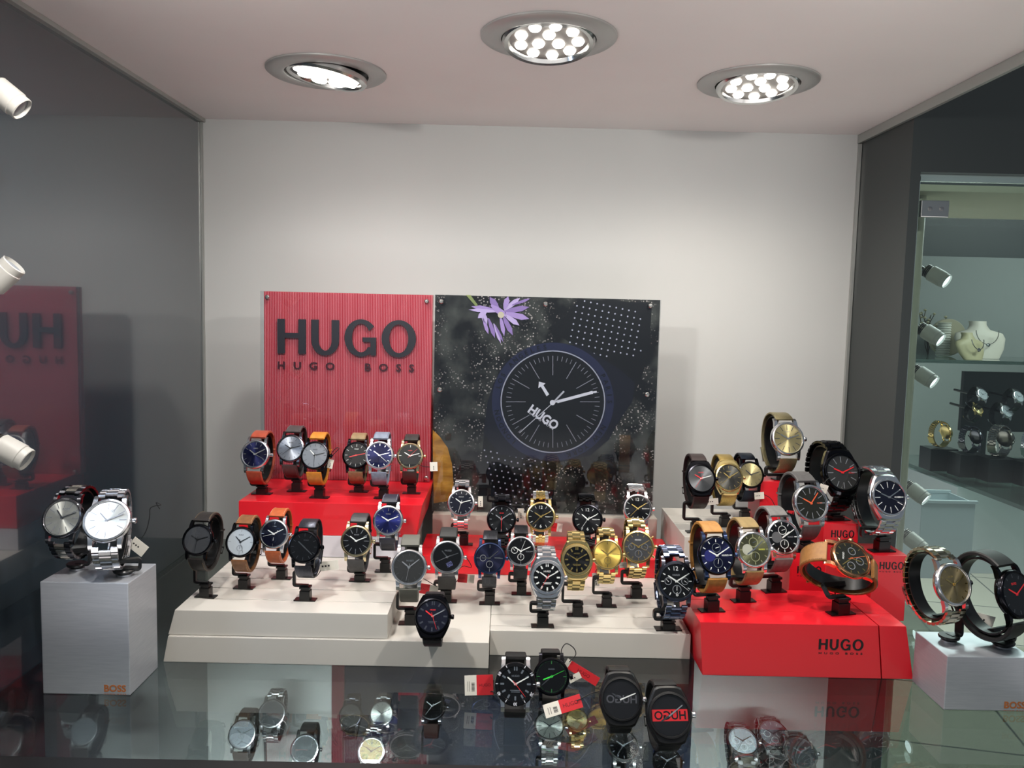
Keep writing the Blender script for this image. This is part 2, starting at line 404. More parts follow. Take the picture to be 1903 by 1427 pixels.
# ------------------------------------------------------------------ dark poster with the big watch picture
PY = -.0995
PXc = lambda x, y: at(x, y, Y=PY)
px0, px1 = -.0938, .1938
pz0, pz1 = .0729, .3530
POSTER = empty('poster', Vector(((px0+px1)/2, PY, pz0)), 'dark poster of a large blue black watch with a purple flower on stone', 'poster')
PI_ = POSTER.matrix_world.inverted()
def in_poster(mb): mb.v = [tuple(PI_ @ Vector(v)) for v in mb.v]; return mb
stone = mat('printed_stone', (30, 30, 32), .3)
N, L, b = nodes(stone)
tc = N.new('ShaderNodeTexCoord'); n1 = N.new('ShaderNodeTexNoise'); n2 = N.new('ShaderNodeTexVoronoi'); r1 = N.new('ShaderNodeValToRGB'); r2 = N.new('ShaderNodeValToRGB'); mx = N.new('ShaderNodeMix'); n3 = N.new('ShaderNodeTexNoise'); mt = N.new('ShaderNodeMath')
mx.data_type = 'RGBA'
n1.inputs['Scale'].default_value = 28; n1.inputs['Detail'].default_value = 8; n2.inputs['Scale'].default_value = 300; n3.inputs['Scale'].default_value = 22; n3.inputs['Detail'].default_value = 3
r1.color_ramp.elements[0].color = (*lin((7, 7, 9)), 1); r1.color_ramp.elements[1].color = (*lin((72, 74, 68)), 1)
r1.color_ramp.elements[0].position = .42; r1.color_ramp.elements[1].position = .68
r2.color_ramp.elements[0].color = (1, 1, 1, 1); r2.color_ramp.elements[1].color = (0, 0, 0, 1)
r2.color_ramp.elements[0].position = .16; r2.color_ramp.elements[1].position = .34
mt.operation = 'MULTIPLY'
for n in (n1, n2, n3): L.new(tc.outputs['Object'], n.inputs['Vector'])
r3 = N.new('ShaderNodeValToRGB'); r3.color_ramp.elements[0].position = .47; r3.color_ramp.elements[1].position = .58
L.new(n3.outputs['Fac'], r3.inputs['Fac'])
L.new(n1.outputs['Fac'], r1.inputs['Fac']); L.new(n2.outputs['Distance'], r2.inputs['Fac']); L.new(r2.outputs['Color'], mt.inputs[0]); L.new(r3.outputs['Color'], mt.inputs[1])
L.new(mt.outputs[0], mx.inputs['Factor']); L.new(r1.outputs['Color'], mx.inputs['A']); mx.inputs['B'].default_value = (*lin((186, 176, 170)), 1)
L.new(mx.outputs['Result'], b.inputs['Base Color'])
in_poster(MB().box(((px0+px1)/2, PY+.003, (pz0+pz1)/2), (px1-px0, .0054, pz1-pz0))).build('printed_board', stone, POSTER, 0)
def pr(x, y, k=0): return PXc(x, y)+Vector((0, -.0001-.00022*k, 0))       # a point of the print, k layers up
def poly(name, pts, m, k, parent=POSTER):
    mb = MB(); fr = [pr(x, y, k) for x, y in pts]; n = len(fr); bk = [p+Vector((0, .00015, 0)) for p in fr]
    mb.add(fr+bk, [tuple(range(n))]+[(i, (i+1) % n, n+(i+1) % n, n+i) for i in range(n)])
    return in_poster(mb).build(name, m, parent, 0)
Z0 = lambda x, y, s=4.078: (790+x/s, 530+y/s)
pblue = mat('printed_blue_black', (14, 15, 27), .3); pblk = mat('printed_black', (7, 7, 10), .3); pcase = mat('printed_case', (30, 34, 60), .3)
# strap, perforated (dots are part of the print)
poly('printed_strap', [Z0(*p) for p in ((930, 330), (1070, 225), (1160, 105), (1720, 135), (1690, 560), (1560, 900), (1440, 640))], pblk, 1)
poly('printed_strap', [Z0(*p) for p in ((450, 1110), (430, 1290), (390, 1730), (960, 1735), (1000, 1300), (800, 1240))], pblk, 1)
def dots(regs, m):
    mb = MB()
    for (ox, oy, ux, uy, vx, vy, nu, nv, r, inside) in regs:
        for i in range(nu):
            for j in range(nv):
                x, y = ox+ux*i+vx*j, oy+uy*i+vy*j
                if not inside(x, y): continue
                c = pr(*Z0(x, y), 2); rr = r/4.078/FPX*1.03
                vs = [c+Vector((rr*math.cos(2*PI*k/6), 0, rr*math.sin(2*PI*k/6))) for k in range(6)]
                mb.add(vs, [(0, 1, 2, 3, 4, 5)])
    return in_poster(mb).build('printed_perforations', m, POSTER, 0)
pdot = mat('printed_pale_dots', (168, 168, 184), .3)
dots([(1160, 110, 48, 10, -9, 46, 12, 14, 6.5, lambda x, y: x-1070 > (225-y)*.75 and 110 < y < 540 and x < 1640 and (y-330) < .75*(x-930)-15),
      (450, 1250, 48, 10, 12, 46, 12, 12, 6.5, lambda x, y: 430 < x < 960 and y < 1735 and not (x > 780 and y < 1300))], pdot)
cc = (968, 882)
def ring(name, r0, r1, m, k, cx=968, cy=882, sy=.98, n=72):
    mb = MB(); vs = []
    for r in (r0, r1):
        for i in range(n): vs.append(pr(*Z0(cx+r*math.cos(2*PI*i/n), cy+r*sy*math.sin(2*PI*i/n)), k))
    if r0 < 1: mb.add(vs[n:], [tuple(range(n))])
    else: mb.add(vs, [(i, (i+1) % n, n+(i+1) % n, n+i) for i in range(n)])
    return in_poster(mb).build(name, m, POSTER, 0)
poly('printed_case', [Z0(*p) for p in ((445, 1120), (470, 900), (520, 740), (600, 590), (760, 480), (930, 440), (1180, 455), (1480, 640), (1590, 740), (1570, 880), (1480, 1010), (1390, 1170), (1250, 1290), (1000, 1345), (800, 1320), (560, 1280))], pblue, 3)
ring('printed_bezel', 400, 462, pcase, 4, sy=.97)
ring('printed_dial', 0, 402, pblk, 4)
ring('printed_rim', 388, 397, mat('printed_silver', (150, 152, 166), .3), 5)
pw = mat('printed_white', (206, 206, 214), .3); pgr = mat('printed_grey', (128, 128, 138), .3)
def bars(name, lst, m, k):
    mb = MB()
    for x0, y0, x1, y1, w in lst:
        d = Vector((x1-x0, y1-y0)); d.normalize(); nx, ny = -d.y*w/2, d.x*w/2
        mb.add([pr(*Z0(x, y), k) for x, y in ((x0+nx, y0+ny), (x1+nx, y1+ny), (x1-nx, y1-ny), (x0-nx, y0-ny))], [(0, 1, 2, 3)])
    return in_poster(mb).build(name, m, POSTER, 0)
tk = []
for i in range(60):
    a = 2*PI*i/60; r0, r1 = (205, 355) if i % 5 == 0 else (318, 355)
    tk.append((968+r0*math.sin(a), 882-r0*.98*math.cos(a), 968+r1*math.sin(a), 882-r1*.98*math.cos(a), 5 if i % 5 == 0 else 4))
bars('printed_markers', tk, pgr, 5)
bars('printed_minute_hand', [(1000, 882, 1270, 810, 22), (1270, 810, 1300, 806, 12), (968, 886, 1010, 878, 12)], pw, 7)
bars('printed_second_hand', [(715, 1117, 968, 890, 6), (968, 890, 1052, 802, 13)], mat('printed_pale_grey', (178, 178, 186), .3), 8)
poly('printed_hour_hand', [Z0(*p) for p in ((862, 730), (912, 742), (896, 757), (940, 826), (920, 840), (877, 768), (858, 778))], pw, 7)
ring('printed_hub', 0, 20, pw, 9, 965, 888)
_p = pr(*Z0(898, 1000), 6)
text('printed_letters', 'HUGO', pw, POSTER, PI_ @ facing(_p, math.radians(-33)), width=.043*1.0, bold=.035, ext=.005, stretch=.0125)
_p = pr(*Z0(882, 1028), 6)
text('printed_letters', 'HUGO BOSS', pw, POSTER, PI_ @ facing(_p, math.radians(-33)), width=.037, bold=.02, ext=.005, spacing=1.6, stretch=.0026)
plet = mat('printed_engraving', (5, 5, 12), .3)
def arc_text(txt, a0, step, r=431):
    for i, ch in enumerate(txt):
        if ch == ' ': continue
        a = math.radians(a0+i*step); p = pr(*Z0(968+r*math.sin(a), 882-r*.97*math.cos(a)), 5)
        text('printed_letter', ch, plet, POSTER, PI_ @ facing(p, -a), height=.0062, bold=.02, ext=.003)
arc_text('LOS ANGELES', -74, 6.6); arc_text('NEW YORK', 118, 6.6); arc_text('PARIS', 62, 7); arc_text('LONDON', -136, 7)
pet = [mat('printed_petal_%d' % i, c, .35) for i, c in enumerate(((168, 142, 196), (190, 170, 212), (142, 116, 172)))]
def petals(lst):
    for i, (bx, by, tx, ty, w) in enumerate(lst):
        d = Vector((tx-bx, ty-by)); n = Vector((-d.y, d.x)).normalized()*w*.34
        B, T = Vector((bx, by)), Vector((tx, ty))
        pts = [B-n*.3, B+d*.35-n*.9, B+d*.7-n, T, B+d*.7+n, B+d*.35+n*.9, B+n*.3]
        poly('printed_petal', [Z0(*p) for p in pts], pet[i % 3], 6+i % 4)
petals([(560, 200, 350, 160, 60), (560, 200, 330, 185, 40), (560, 190, 490, 90, 70), (600, 180, 630, 85, 60), (600, 190, 720, 95, 55), (600, 200, 790, 165, 62), (610, 210, 790, 255, 66), (600, 220, 715, 305, 56), (590, 230, 665, 380, 56), (570, 230, 600, 385, 46), (470, 190, 400, 250, 60), (480, 250, 530, 400, 46), (440, 250, 480, 370, 40), (520, 290, 575, 440, 34), (530, 300, 592, 430, 28), (500, 150, 620, 240, 70), (420, 170, 470, 300, 60), (660, 150, 800, 100, 30)])
poly('printed_stem', [Z0(*p) for p in ((310, 75), (345, 75), (400, 150), (385, 160))], mat('printed_stem_green', (128, 140, 84), .35), 8)
ring('printed_flower_heart', 0, 24, mat('printed_cream', (196, 186, 160), .35), 10, 575, 225)
wood = noise_colour(mat('printed_wood', (170, 118, 40), .35), (120, 74, 20), (214, 160, 66), 24, 6, 0, (1, 1, 3))
poly('printed_wood', [(804, 798), (818, 812), (832, 832), (840, 862), (843, 900), (838, 930), (806, 935)], wood, 2)
in_poster(MB().box(((px0+px1)/2, PY-.0042, (pz0+pz1)/2), (px1-px0, .0016, pz1-pz0))).build('acrylic_cover', acr, POSTER, 0)
for px, py in ((820, 560), (1014, 565), (1209, 568), (817, 724), (1203, 733)): stud(POSTER, px, py, PY-.0052, .0030, PI_)

# ================================================================== WATCHES
def strap_path(R, a, b, zc, n=40, y0=1.12):
    f0 = math.acos(y0/a); P = []
    for i in range(n+1):
        f = f0-(2*f0+ (2*PI-PI))*i/n if False else f0-(PI+2*f0)*i/n
        P.append((R*a*math.cos(f), R*(-zc+b*math.sin(f)), f))
    return P
def band(R, path, w0, w1, t, pad=0.25):
    """a strap of width w0 -> w1 and thickness t swept along the loop, edges softened"""
    mb = MB(); n = len(path); vs = []
    for i, (y, z, f) in enumerate(path):
        yp, zp = path[max(i-1, 0)][:2]; yn, zn = path[min(i+1, n-1)][:2]
        ty, tz = yn-yp, zn-zp; l = math.hypot(ty, tz) or 1; ny, nz = -tz/l, ty/l
        # outward normal: away from the loop's centre
        u = min(i, n-1-i)/(n/2); w = (w0+(w1-w0)*min(1, u*1.3))/2
        cyc = (0, -1.2*R)
        if ny*(y-cyc[0])+nz*(z-cyc[1]) < 0: ny, nz = -ny, -nz
        for x, h in ((-w, 0), (-w, .7*t), (-w*(1-pad*.35), t), (w*(1-pad*.35), t), (w, .7*t), (w, 0)):
            vs.append((x, y+ny*h, z+nz*h))
    fs = []
    for i in range(n-1):
        for k in range(6): a, b = i*6+k, i*6+(k+1) % 6; fs.append((a, b, b+6, a+6))
    fs += [tuple(range(6)), tuple(range(n*6-1, n*6-7, -1))]
    return mb.add(vs, fs)
def links(R, path, cols, t, pitch, taper=.86, which=None):
    """bracelet: rows of chamfered links; cols: [(x0, x1, raise)] in R"""
    L = [0]
    for i in range(1, len(path)): L.append(L[-1]+math.hypot(path[i][0]-path[i-1][0], path[i][1]-path[i-1][1]))
    T = L[-1]; n = max(6, round(T/pitch)); mb = MB()
    def pos(s):
        s = max(0, min(T, s)); i = 1
        while i < len(L)-1 and L[i] < s: i += 1
        k = (s-L[i-1])/((L[i]-L[i-1]) or 1); a, b = path[i-1], path[i]
        return a[0]+(b[0]-a[0])*k, a[1]+(b[1]-a[1])*k
    for j in range(n):
        for ci, (x0, x1, rz) in enumerate(cols):
            if which is not None and ci not in which: continue
            off = .5 if (ci % 2 == 1 and len(cols) > 1) else 0
            s0, s1 = (j+off+.04)*T/n, (j+off+.96)*T/n
            if s1 > T: continue
            (ya, za), (yb, zb) = pos(s0), pos(s1)
            d = Vector((0, yb-ya, zb-za)); l = d.length; d.normalize(); m = Vector((0, (ya+yb)/2, (za+zb)/2))
            nrm = Vector((0, -d.z, d.y))
            if nrm.dot(m-Vector((0, 0, -1.2*R))) < 0: nrm = -nrm
            u = 1-abs(j/(n-1)*2-1); k = 1+(taper-1)*min(1, u*1.4)
            X0, X1 = x0*R*k, x1*R*k; h = t*(1+rz); c = .16*l; vs = []
            for (s, e) in ((-.5*l, 0), (-.5*l, .62*h), (-.5*l+c, h), (.5*l-c, h), (.5*l, .62*h), (.5*l, 0)):
                for X in (X0, X1): vs.append(Vector((X, 0, 0))+m+d*s+nrm*e)
            fs = [(2*i, 2*i+1, (2*i+3) % 12, (2*i+2) % 12) for i in range(6)]+[(0, 2, 4, 6, 8, 10), (11, 9, 7, 5, 3, 1)]
            mb.add(vs, fs)
    return mb
def hand_poly(mb, ang, l0, l1, w0, w1, z, tip=0):
    """flat hand pointing at ang (degrees clockwise from 12)"""
    a = math.radians(ang); d = Vector((math.sin(a), math.cos(a), 0)); n = Vector((d.y, -d.x, 0))
    pts = [d*l0-n*w0/2, d*l1-n*w1/2]+([d*(l1+tip)] if tip else [])+[d*l1+n*w1/2, d*l0+n*w0/2]
    k = len(pts); vs = [p+Vector((0, 0, z)) for p in pts]+[p+Vector((0, 0, z-.004*abs(l1-l0)-.00005)) for p in pts]
    mb.add(vs, [tuple(range(k)), tuple(range(2*k-1, k-1, -1))]+[(i, (i+1) % k, k+(i+1) % k, k+i) for i in range(k)])
def watch_matrix(p, yaw, tilt, roll):
    t = math.radians(tilt); n = Vector((0, -math.cos(t), math.sin(t))); y = Vector((0, math.sin(t), math.cos(t))); x = y.cross(n)
    M = Matrix(((x.x, y.x, n.x, 0), (x.y, y.y, n.y, 0), (x.z, y.z, n.z, 0), (0, 0, 0, 1)))
    return Matrix.Translation(p) @ Matrix.Rotation(math.radians(yaw), 4, 'Z') @ M @ Matrix.Rotation(math.radians(roll), 4, 'Z')
A_, B_, ZC_ = 1.72, 1.36, 1.22           # loop half height, half depth and set-back, in case radii
def make_watch(M, R, s, label, group):
    e = empty('wristwatch', M, label, 'watch', group)
    cm = s['case']; shape = s.get('shape', 'round')
    # ---- case
    mb = MB()
    if shape == 'round':
        mb.lathe([(.01*R, -.30*R), (.8*R, -.30*R), (.95*R, -.25*R), (R, -.15*R), (R, -.02*R), (.97*R, .03*R), (.84*R, .03*R)], 56)
        for sx in (-1, 1):
            for sy in (-1, 1):
                sec = [(.70, -.02, -.24), (.98, -.04, -.26), (1.12, -.10, -.28), (1.24, -.22, -.33)]
                vs = []
                for yy, zt, zb in sec:
                    for xx in (.50, .68): vs += [(sx*xx*R*(1 if yy > .9 else 1.05), sy*yy*R, zb*R), (sx*xx*R*(1 if yy > .9 else 1.05), sy*yy*R, zt*R)]
                fs = [(0, 1, 3, 2), (12, 14, 15, 13)]
                for i in range(3):
                    o = i*4; fs += [(o, o+4, o+5, o+1), (o+2, o+3, o+7, o+6), (o+1, o+5, o+7, o+3), (o, o+2, o+6, o+4)]
                mb.add(vs, fs)
    else:
        q = []
        for i in range(48):
            a = 2*PI*i/48; cx_, sy_ = math.cos(a), math.sin(a)
            y = 1.24*sy_*(1 if abs(sy_) < .93 else 1); k = abs(y)/1.24
            w = 1.02*(1-.46*k**1.7)
            q.append((w*R*(1 if cx_ >= 0 else -1)*min(1, abs(cx_)*2.6)**.5, y*R))
        mb.prism(q, -.30*R, -.10*R); mb.prism([(x*.985, y*.985) for x, y in q], -.10*R, -.005*R, taper=.93)
    case = mb.build('case', cm, e, 32)
    bz = s.get('bezel', cm)
    rd = s.get('rd', .86)
    MB().lathe([(.99*R, -.02*R), (.985*R, .05*R), (.95*R, .10*R), ((rd+.02)*R, .115*R), (rd*R, .09*R), (rd*R, .01*R)], 64).build('bezel', bz, case, 40)
    RX = Matrix.Rotation(PI/2, 4, 'Y')
    cr = MB()
    prof = [(.001, 0), (.12*R, 0), (.135*R, .03*R), (.135*R, .13*R), (.11*R, .16*R), (.001, .16*R)]
    cr.lathe(prof, 14, 0, Matrix.Translation((R*1.02, 0, -.13*R)) @ RX); cr.lathe([(.05*R, -.06*R), (.05*R, .02*R)], 8, 0, Matrix.Translation((R, 0, -.13*R)) @ RX)
    cr.build('crown', s.get('crown', cm), case, 30)
    if s.get('pushers'):
        for a in (32, -32):
            pm = MB().lathe([(.001, .0), (.055*R, 0), (.055*R, .1*R), (.085*R, .1*R), (.085*R, .19*R), (.001, .19*R)], 12, 0, Matrix.Rotation(math.radians(a), 4, 'Z') @ Matrix.Translation((R*.97, 0, -.13*R)) @ RX)
            pm.build('pusher', s.get('crown', cm), case, 30)
    # ---- dial
    dial = MB().lathe([(.0001, .02*R), (.3*R, .02*R), (rd*R*.999, .02*R)], 56).build('dial', s['dial'], e, 30)
    mk = s.get('mark', pw); hm = s.get('hands', mk)
    mb = MB(); st = s.get('marks', 'bars')
    for i in range(12):
        r0, r1, w = (.66, .80, .045)
        if st == 'long': r0, r1, w = .50, .80, .035
        if st == 'thin': r0, r1, w = .62, .80, .022
        if st == 'none': continue
        if st == 'cross':
            if i % 3: continue
            r0, r1, w = .64, .82, .03
        if st == 'wide': r0, r1, w = .60, .80, .085
        if s.get('num') and i in (0, 6): continue
        if i == 0 and st == 'wide':
            for o in (-.055, .055):
                mb.add([(R*(o+u), R*v, .026*R) for u, v in ((-.03, .60), (.03, .60), (.03, .8), (-.03, .8))], [(0, 1, 2, 3)])
            continue
        hand_poly(mb, 30*i, r0*rd/.86*R, r1*rd/.86*R, w*R, w*R, .027*R)
    if s.get('ticks'):
        for i in range(60):
            if i % 5: hand_poly(mb, 6*i, .78*rd/.86*R, .82*rd/.86*R, .012*R, .012*R, .0255*R)
    if mb.v: mb.build('hour_markers', mk, dial, 0)
    if s.get('num'):
        for tx, yy in (('12', .62), ('6', -.62)): text('numeral', tx, mk, dial, Matrix.Translation((0, yy*R, .024*R)), height=.2*R, bold=.0, ext=.01)
    if s.get('logo'):
        lx, ly, lw = s.get('logo_at', (0, .42, .42))
        text('logo', s['logo'], s.get('logo_m', mk), dial, Matrix.Translation((lx*R, ly*R, .024*R)), width=lw*R, bold=.015, ext=.008)
    if s.get('lines'):
        mb = MB()
        for yy, w in ((-.30, .5), (-.37, .42)): mb.add([(R*u, R*v, .026*R) for u, v in ((-w/2, yy), (w/2, yy), (w/2, yy+.035), (-w/2, yy+.035))], [(0, 1, 2, 3)])
        mb.build('dial_text', mk, dial, 0)
    for (sx, sy, sr) in s.get('sub', ()):
        mb = MB(); T = Matrix.Translation((sx*R, sy*R, 0))
        mb.lathe([(sr*R, .021*R), (sr*R, .032*R), ((sr-.03)*R, .032*R), ((sr-.03)*R, .021*R)], 32, 0, T)
        o = mb.build('subdial', s.get('sub_m', mk), dial, 30)
        mb = MB(); hand_poly(mb, 40+200*sx+90*sy, -.2*sr*R, .75*sr*R, .03*R, .02*R, .034*R); mb.v = [(x+sx*R, y+sy*R, z) for x, y, z in mb.v]
        mb.build('subdial_hand', hm, o, 0)
    if s.get('subfill'):
        sx, sy, sr = s['subfill']; MB().lathe([(.0001, .0225*R), (sr*R, .0225*R)], 32, 0, Matrix.Translation((sx*R, sy*R, 0))).build('subdial_plate', s['subfill_m'], dial, 0)
    h, mnt, sec = s.get('time', (305, 62, 215))
    mb = MB(); hand_poly(mb, h, -.08*R, .46*R, .075*R, .06*R, .045*R, .05*R); mb.build('hour_hand', s.get('hour_m', hm), dial, 0)
    mb = MB(); hand_poly(mb, mnt, -.08*R, .68*R, .065*R, .045*R, .055*R, .05*R); mb.build('minute_hand', hm, dial, 0)
    if sec is not None:
        mb = MB(); hand_poly(mb, sec, -.2*R, .74*R, .022*R, .014*R, .065*R); mb.lathe([(.001, .075*R), (.05*R, .072*R), (.05*R, .045*R)], 14)
        mb.build('second_hand', s.get('sec_m', hm), dial, 0)
    if s.get('reverse'):
        bm_, tm_ = s['reverse']
        mb = MB(); mb.add([(-.80*R, -.24*R, .0235*R), (.80*R, -.24*R, .0235*R), (.80*R, .24*R, .0235*R), (-.80*R, .24*R, .0235*R)], [(0, 1, 2, 3)]); mb.build('dial_band', bm_, dial, 0)
        text('logo', 'HUGO', tm_, dial, Matrix.Translation((0, 0, .026*R)), width=1.42*R, bold=.02, ext=.004, flip=True, stretch=.36*R)
    if s.get('dive'):
        for i, tx in ((10, '10'), (20, '20'), (30, '30'), (40, '40'), (50, '50')):
            a = math.radians(6*i); text('bezel_numeral', tx, pw, case, Matrix.Translation((.89*R*math.sin(a), .89*R*math.cos(a), .128*R)) @ Matrix.Rotation(-a, 4, 'Z'), height=.135*R, bold=.015, ext=.02)
        mb = MB()
        for i in range(12):
            if i % 2: hand_poly(mb, 30*i, .83*R, .94*R, .03*R, .03*R, .13*R)
        mb.build('bezel_markers', pw, case, 0)
    if s.get('ticker'):
        text('window_print', 'HUGO', mat('printed_violet_grey', (96, 100, 150), .4), dial, Matrix.Translation((.16*R, -.42*R, .024*R)) @ Matrix.Rotation(.5, 4, 'Z'), width=.34*R, bold=.03, ext=.004, stretch=.3*R)
    MB().lathe([(.0001, .105*R), (.5*R, .103*R), (rd*R*.995, .095*R)], 48).build('crystal', CRYST, e, 40)
    # ---- strap
    LA, LB = s.get('loop', (A_, B_))
    path = strap_path(R, LA, LB, ZC_)
    k = s['strap']; m = s['strap_m']; w = s.get('w', 1.06)*R
    if k in ('leather', 'rubber', 'mesh'):
        t = {'leather': .15, 'rubber': .16, 'mesh': .10}[k]*R
        so = band(R, path, w, w*.86, t).build('strap', m, e, 40)
        if k == 'leather' and s.get('stitch'):
            mb = MB()
            for i in range(1, 39):
                if 14 < i < 27: continue
                y, z, f = path[i]; yn, zn = path[i+1][:2]; d = Vector((0, yn-y, zn-z)); nr = Vector((0, math.cos(f)/A_, math.sin(f)/B_)).normalized()
                for q in (0, .5):
                    p = Vector((0, y, z))+d*q
                    for sx in (-1, 1):
                        X = sx*w*.43*(1-.14*min(1, min(i, 40-i)/20*1.3))
                        mb.tube([p+nr*t*1.01+Vector((X, 0, 0)), p+d*.3+nr*t*1.01+Vector((X, 0, 0))], .012*R, 4)
            mb.build('stitching', s['stitch'], so, 0)
    else:
        so = None
        if k == 'bracelet':
            cols = [(-.5, -.24, 0), (-.23, .23, .12), (.24, .5, 0)]; pitch = .27*R
        else:
            cols = [(-.5, -.30, 0), (-.29, -.11, .06), (-.10, .10, .1), (.11, .29, .06), (.30, .5, 0)]; pitch = .19*R
        cols = [(a*w/R, b*w/R, c) for a, b, c in cols]
        cm2 = s.get('centre_m')
        if cm2:
            ce = [1] if k == 'bracelet' else [1, 2, 3]
            so = links(R, path, cols, .13*R, pitch, which=[i for i in range(len(cols)) if i not in ce]).build('bracelet', m, e, 30)
            links(R, path, cols, .13*R, pitch, which=ce).build('centre_links', cm2, so, 30)
        else: so = links(R, path, cols, .13*R, pitch).build('bracelet', m, e, 30)
    # buckle / clasp at the back of the loop
    y, z, f = path[22]; bk = MB()
    nr = Vector((0, math.cos(f)/A_, math.sin(f)/B_)).normalized(); tg = Vector((0, -nr.z, nr.y))
    c = Vector((0, y, z))+nr*.19*R; ww = w*.48
    if k in ('leather', 'rubber'):
        bk.tube([c+tg*.2*R+Vector((-ww, 0, 0)), c+tg*.2*R+Vector((ww, 0, 0)), c-tg*.2*R+Vector((ww, 0, 0)), c-tg*.2*R+Vector((-ww, 0, 0))], .045*R, 6, closed=True)
    else:
        Mx = Matrix(((1, 0, 0, c.x), (0, tg.y, nr.y, c.y), (0, tg.z, nr.z, c.z), (0, 0, 0, 1)))
        bk.box((0, 0, 0), (ww*1.9, .9*R, .09*R), 0, Mx)
    bk.build('clasp', s.get('clasp', cm), so, 30)
    if k in ('leather', 'rubber'):
        y, z, f = path[16]; nr = Vector((0, math.cos(f)/A_, math.sin(f)/B_)).normalized(); tg = Vector((0, -nr.z, nr.y)); c = Vector((0, y, z))
        lp = MB(); q = w*.46
        lp.tube([c+nr*.19*R+Vector((-q, 0, 0)), c+nr*.19*R+Vector((q, 0, 0)), c-nr*.03*R+Vector((q, 0, 0)), c-nr*.03*R+Vector((-q, 0, 0))], 0, closed=True, rect=(.05*R, .02*R))
        lp.build('keeper_loop', m, so, 30)
    return e
def rounded(points, r, n=4):
    P = [Vector(p) for p in points]; out = [P[0]]
    for i in range(1, len(P)-1):
        a, b, c = P[i-1], P[i], P[i+1]; u = (a-b); v = (c-b); q = min(r, u.length*.45, v.length*.45)
        s, t = b+u.normalized()*q, b+v.normalized()*q
        for k in range(n+1):
            w = k/n; out.append(s*(1-w)**2+b*2*w*(1-w)+t*w*w)
    return out+[P[-1]]
def make_stand(base, yaw, MW, R, label, kind='clip', group='watch stands', roll=0):
    S = Matrix.Translation(base) @ Matrix.Rotation(math.radians(yaw), 4, 'Z')
    e = empty('watch_stand', S, label, 'watch stand', group); SI_ = S.inverted() @ MW
    # cuff: a C shaped band inside the strap
    mb = MB(); vs = []; n = 34; w = .34*R; pts = []
    for i in range(n+1):
        f = math.radians(38-256*i/n); y, z = (A_-.11)*math.cos(f)*R, (-ZC_+(B_-.11)*math.sin(f))*R
        ny, nz = math.cos(f), math.sin(f)
        for x, h in ((-w, 0), (w, 0), (w, -.07*R), (-w, -.07*R)): vs.append(SI_ @ Vector((x, y+ny*h, z+nz*h)))
    fs = [(0, 1, 2, 3), tuple(range(4*n+3, 4*n-1, -1))]
    for i in range(n):
        for k in range(4): a, b = 4*i+k, 4*i+(k+1) % 4; fs.append((a, b, b+4, a+4))
    pm = BLACKPL if kind == 'clip' else BLACKDISC
    mb.add(vs, fs).build('cuff', pm, e, 40)
    # lowest point of the cuff in the stand's frame
    low = min((SI_ @ Vector((0, (A_-.18)*math.cos(f)*R, (-ZC_+(B_-.18)*math.sin(f))*R)) for f in [math.radians(38-256*i/60) for i in range(61)]), key=lambda v: v.z)
    k = R/.0175
    if kind == 'clip':
        hb = max(.004, min(.0140*k, low.z-.0095*k))
        MB().box((0, 0, .0005), (.0235*k, .0100*k, .001)).build('foot', pm, e, 0)
        bl = MB(); bl.box((0, 0, .001+hb*.36), (.0114*k, .0100*k, hb*.72)); bl.box((0, 0, .001+hb*.78), (.0092*k, .0080*k, hb*.24)); bl.box((0, 0, .001+hb*.97), (.0118*k, .0100*k, hb*.16))
        bl.build('block', pm, e, 0, .0004)
        top = hb+.001+.001
        xa = -(.72*R) + min(0, low.x)
        P = rounded([(.003*k, 0, top), (xa, 0, top), (xa, 0, max(low.z, top+.002)), (low.x, low.y, low.z)], .0022*k) if abs(low.y) < .004 else rounded([(.003*k, 0, top), (xa, 0, top), (xa, low.y*.5, (top+low.z)/2), (xa, low.y, low.z), (low.x, low.y, low.z)], .0022*k)
        MB().tube(P, 0, rect=(.0020*k, .0014*k)).build('arm', pm, e, 40)
    else:
        MB().lathe([(.0001, 0), (.0062*k, 0), (.0062*k, .0016), (.0001, .0016)], 28).build('foot', metal((170, 172, 176), .3), e, 30)
        MB().lathe([(.0001, .0016), (.0052*k, .0016), (.0052*k, .0035), (.0082*k, .0036), (.0086*k, .0050), (.0080*k, .0058), (.0001, .0058)], 32).build('disc', pm, e, 30)
        xa = .0115*k
        P = rounded([(0, 0, .005), (xa, .001, .005), (xa, .002, low.z), (low.x, low.y, low.z)], .002*k)
        MB().tube(P, 0, rect=(.0034*k, .0012*k)).build('arm', pm, e, 40)
    return e

# colours
NAVY = sunray((16, 20, 58)); DNAVY = mat('dial_navy', (9, 11, 29), .3, spec=.2); BLKD = mat('dial_black', (5, 5, 7), .35, spec=.15); BLKS = sunray((17, 17, 19))
GREYD = sunray((150, 154, 164)); GREYM = mat('dial_grey', (120, 124, 132), .35); LGREY = mat('dial_light_grey', (176, 182, 188), .35); CHAR = mat('dial_charcoal', (46, 46, 46), .4, spec=.2)
DGREY = mat('dial_dark_grey', (58, 59, 62), .4, spec=.2); CHAMP = sunray((206, 190, 140)); GOLDD = sunray((222, 188, 96)); SILV = sunray((222, 222, 216)); OLIVE = sunray((104, 104, 76)); KHA = mat('dial_brown_black', (30, 30, 24), .35, spec=.2)
BLUED = sunray((24, 30, 88))
W = mat('lume_white', (226, 226, 224), .35); K = mat('marker_black', (14, 14, 16), .35); S_ = metal((214, 214, 216), .25); G_ = metal((226, 196, 120), .25); REDH = mat('hand_red', (220, 30, 36), .4); ORG = mat('hand_orange', (222, 96, 52), .4)
DK = mat('marker_dark_grey', (52, 54, 60), .4); GRN = mat('hand_green', (60, 230, 70), .4); MG = mat('marker_mid_grey', (128, 130, 136), .4)
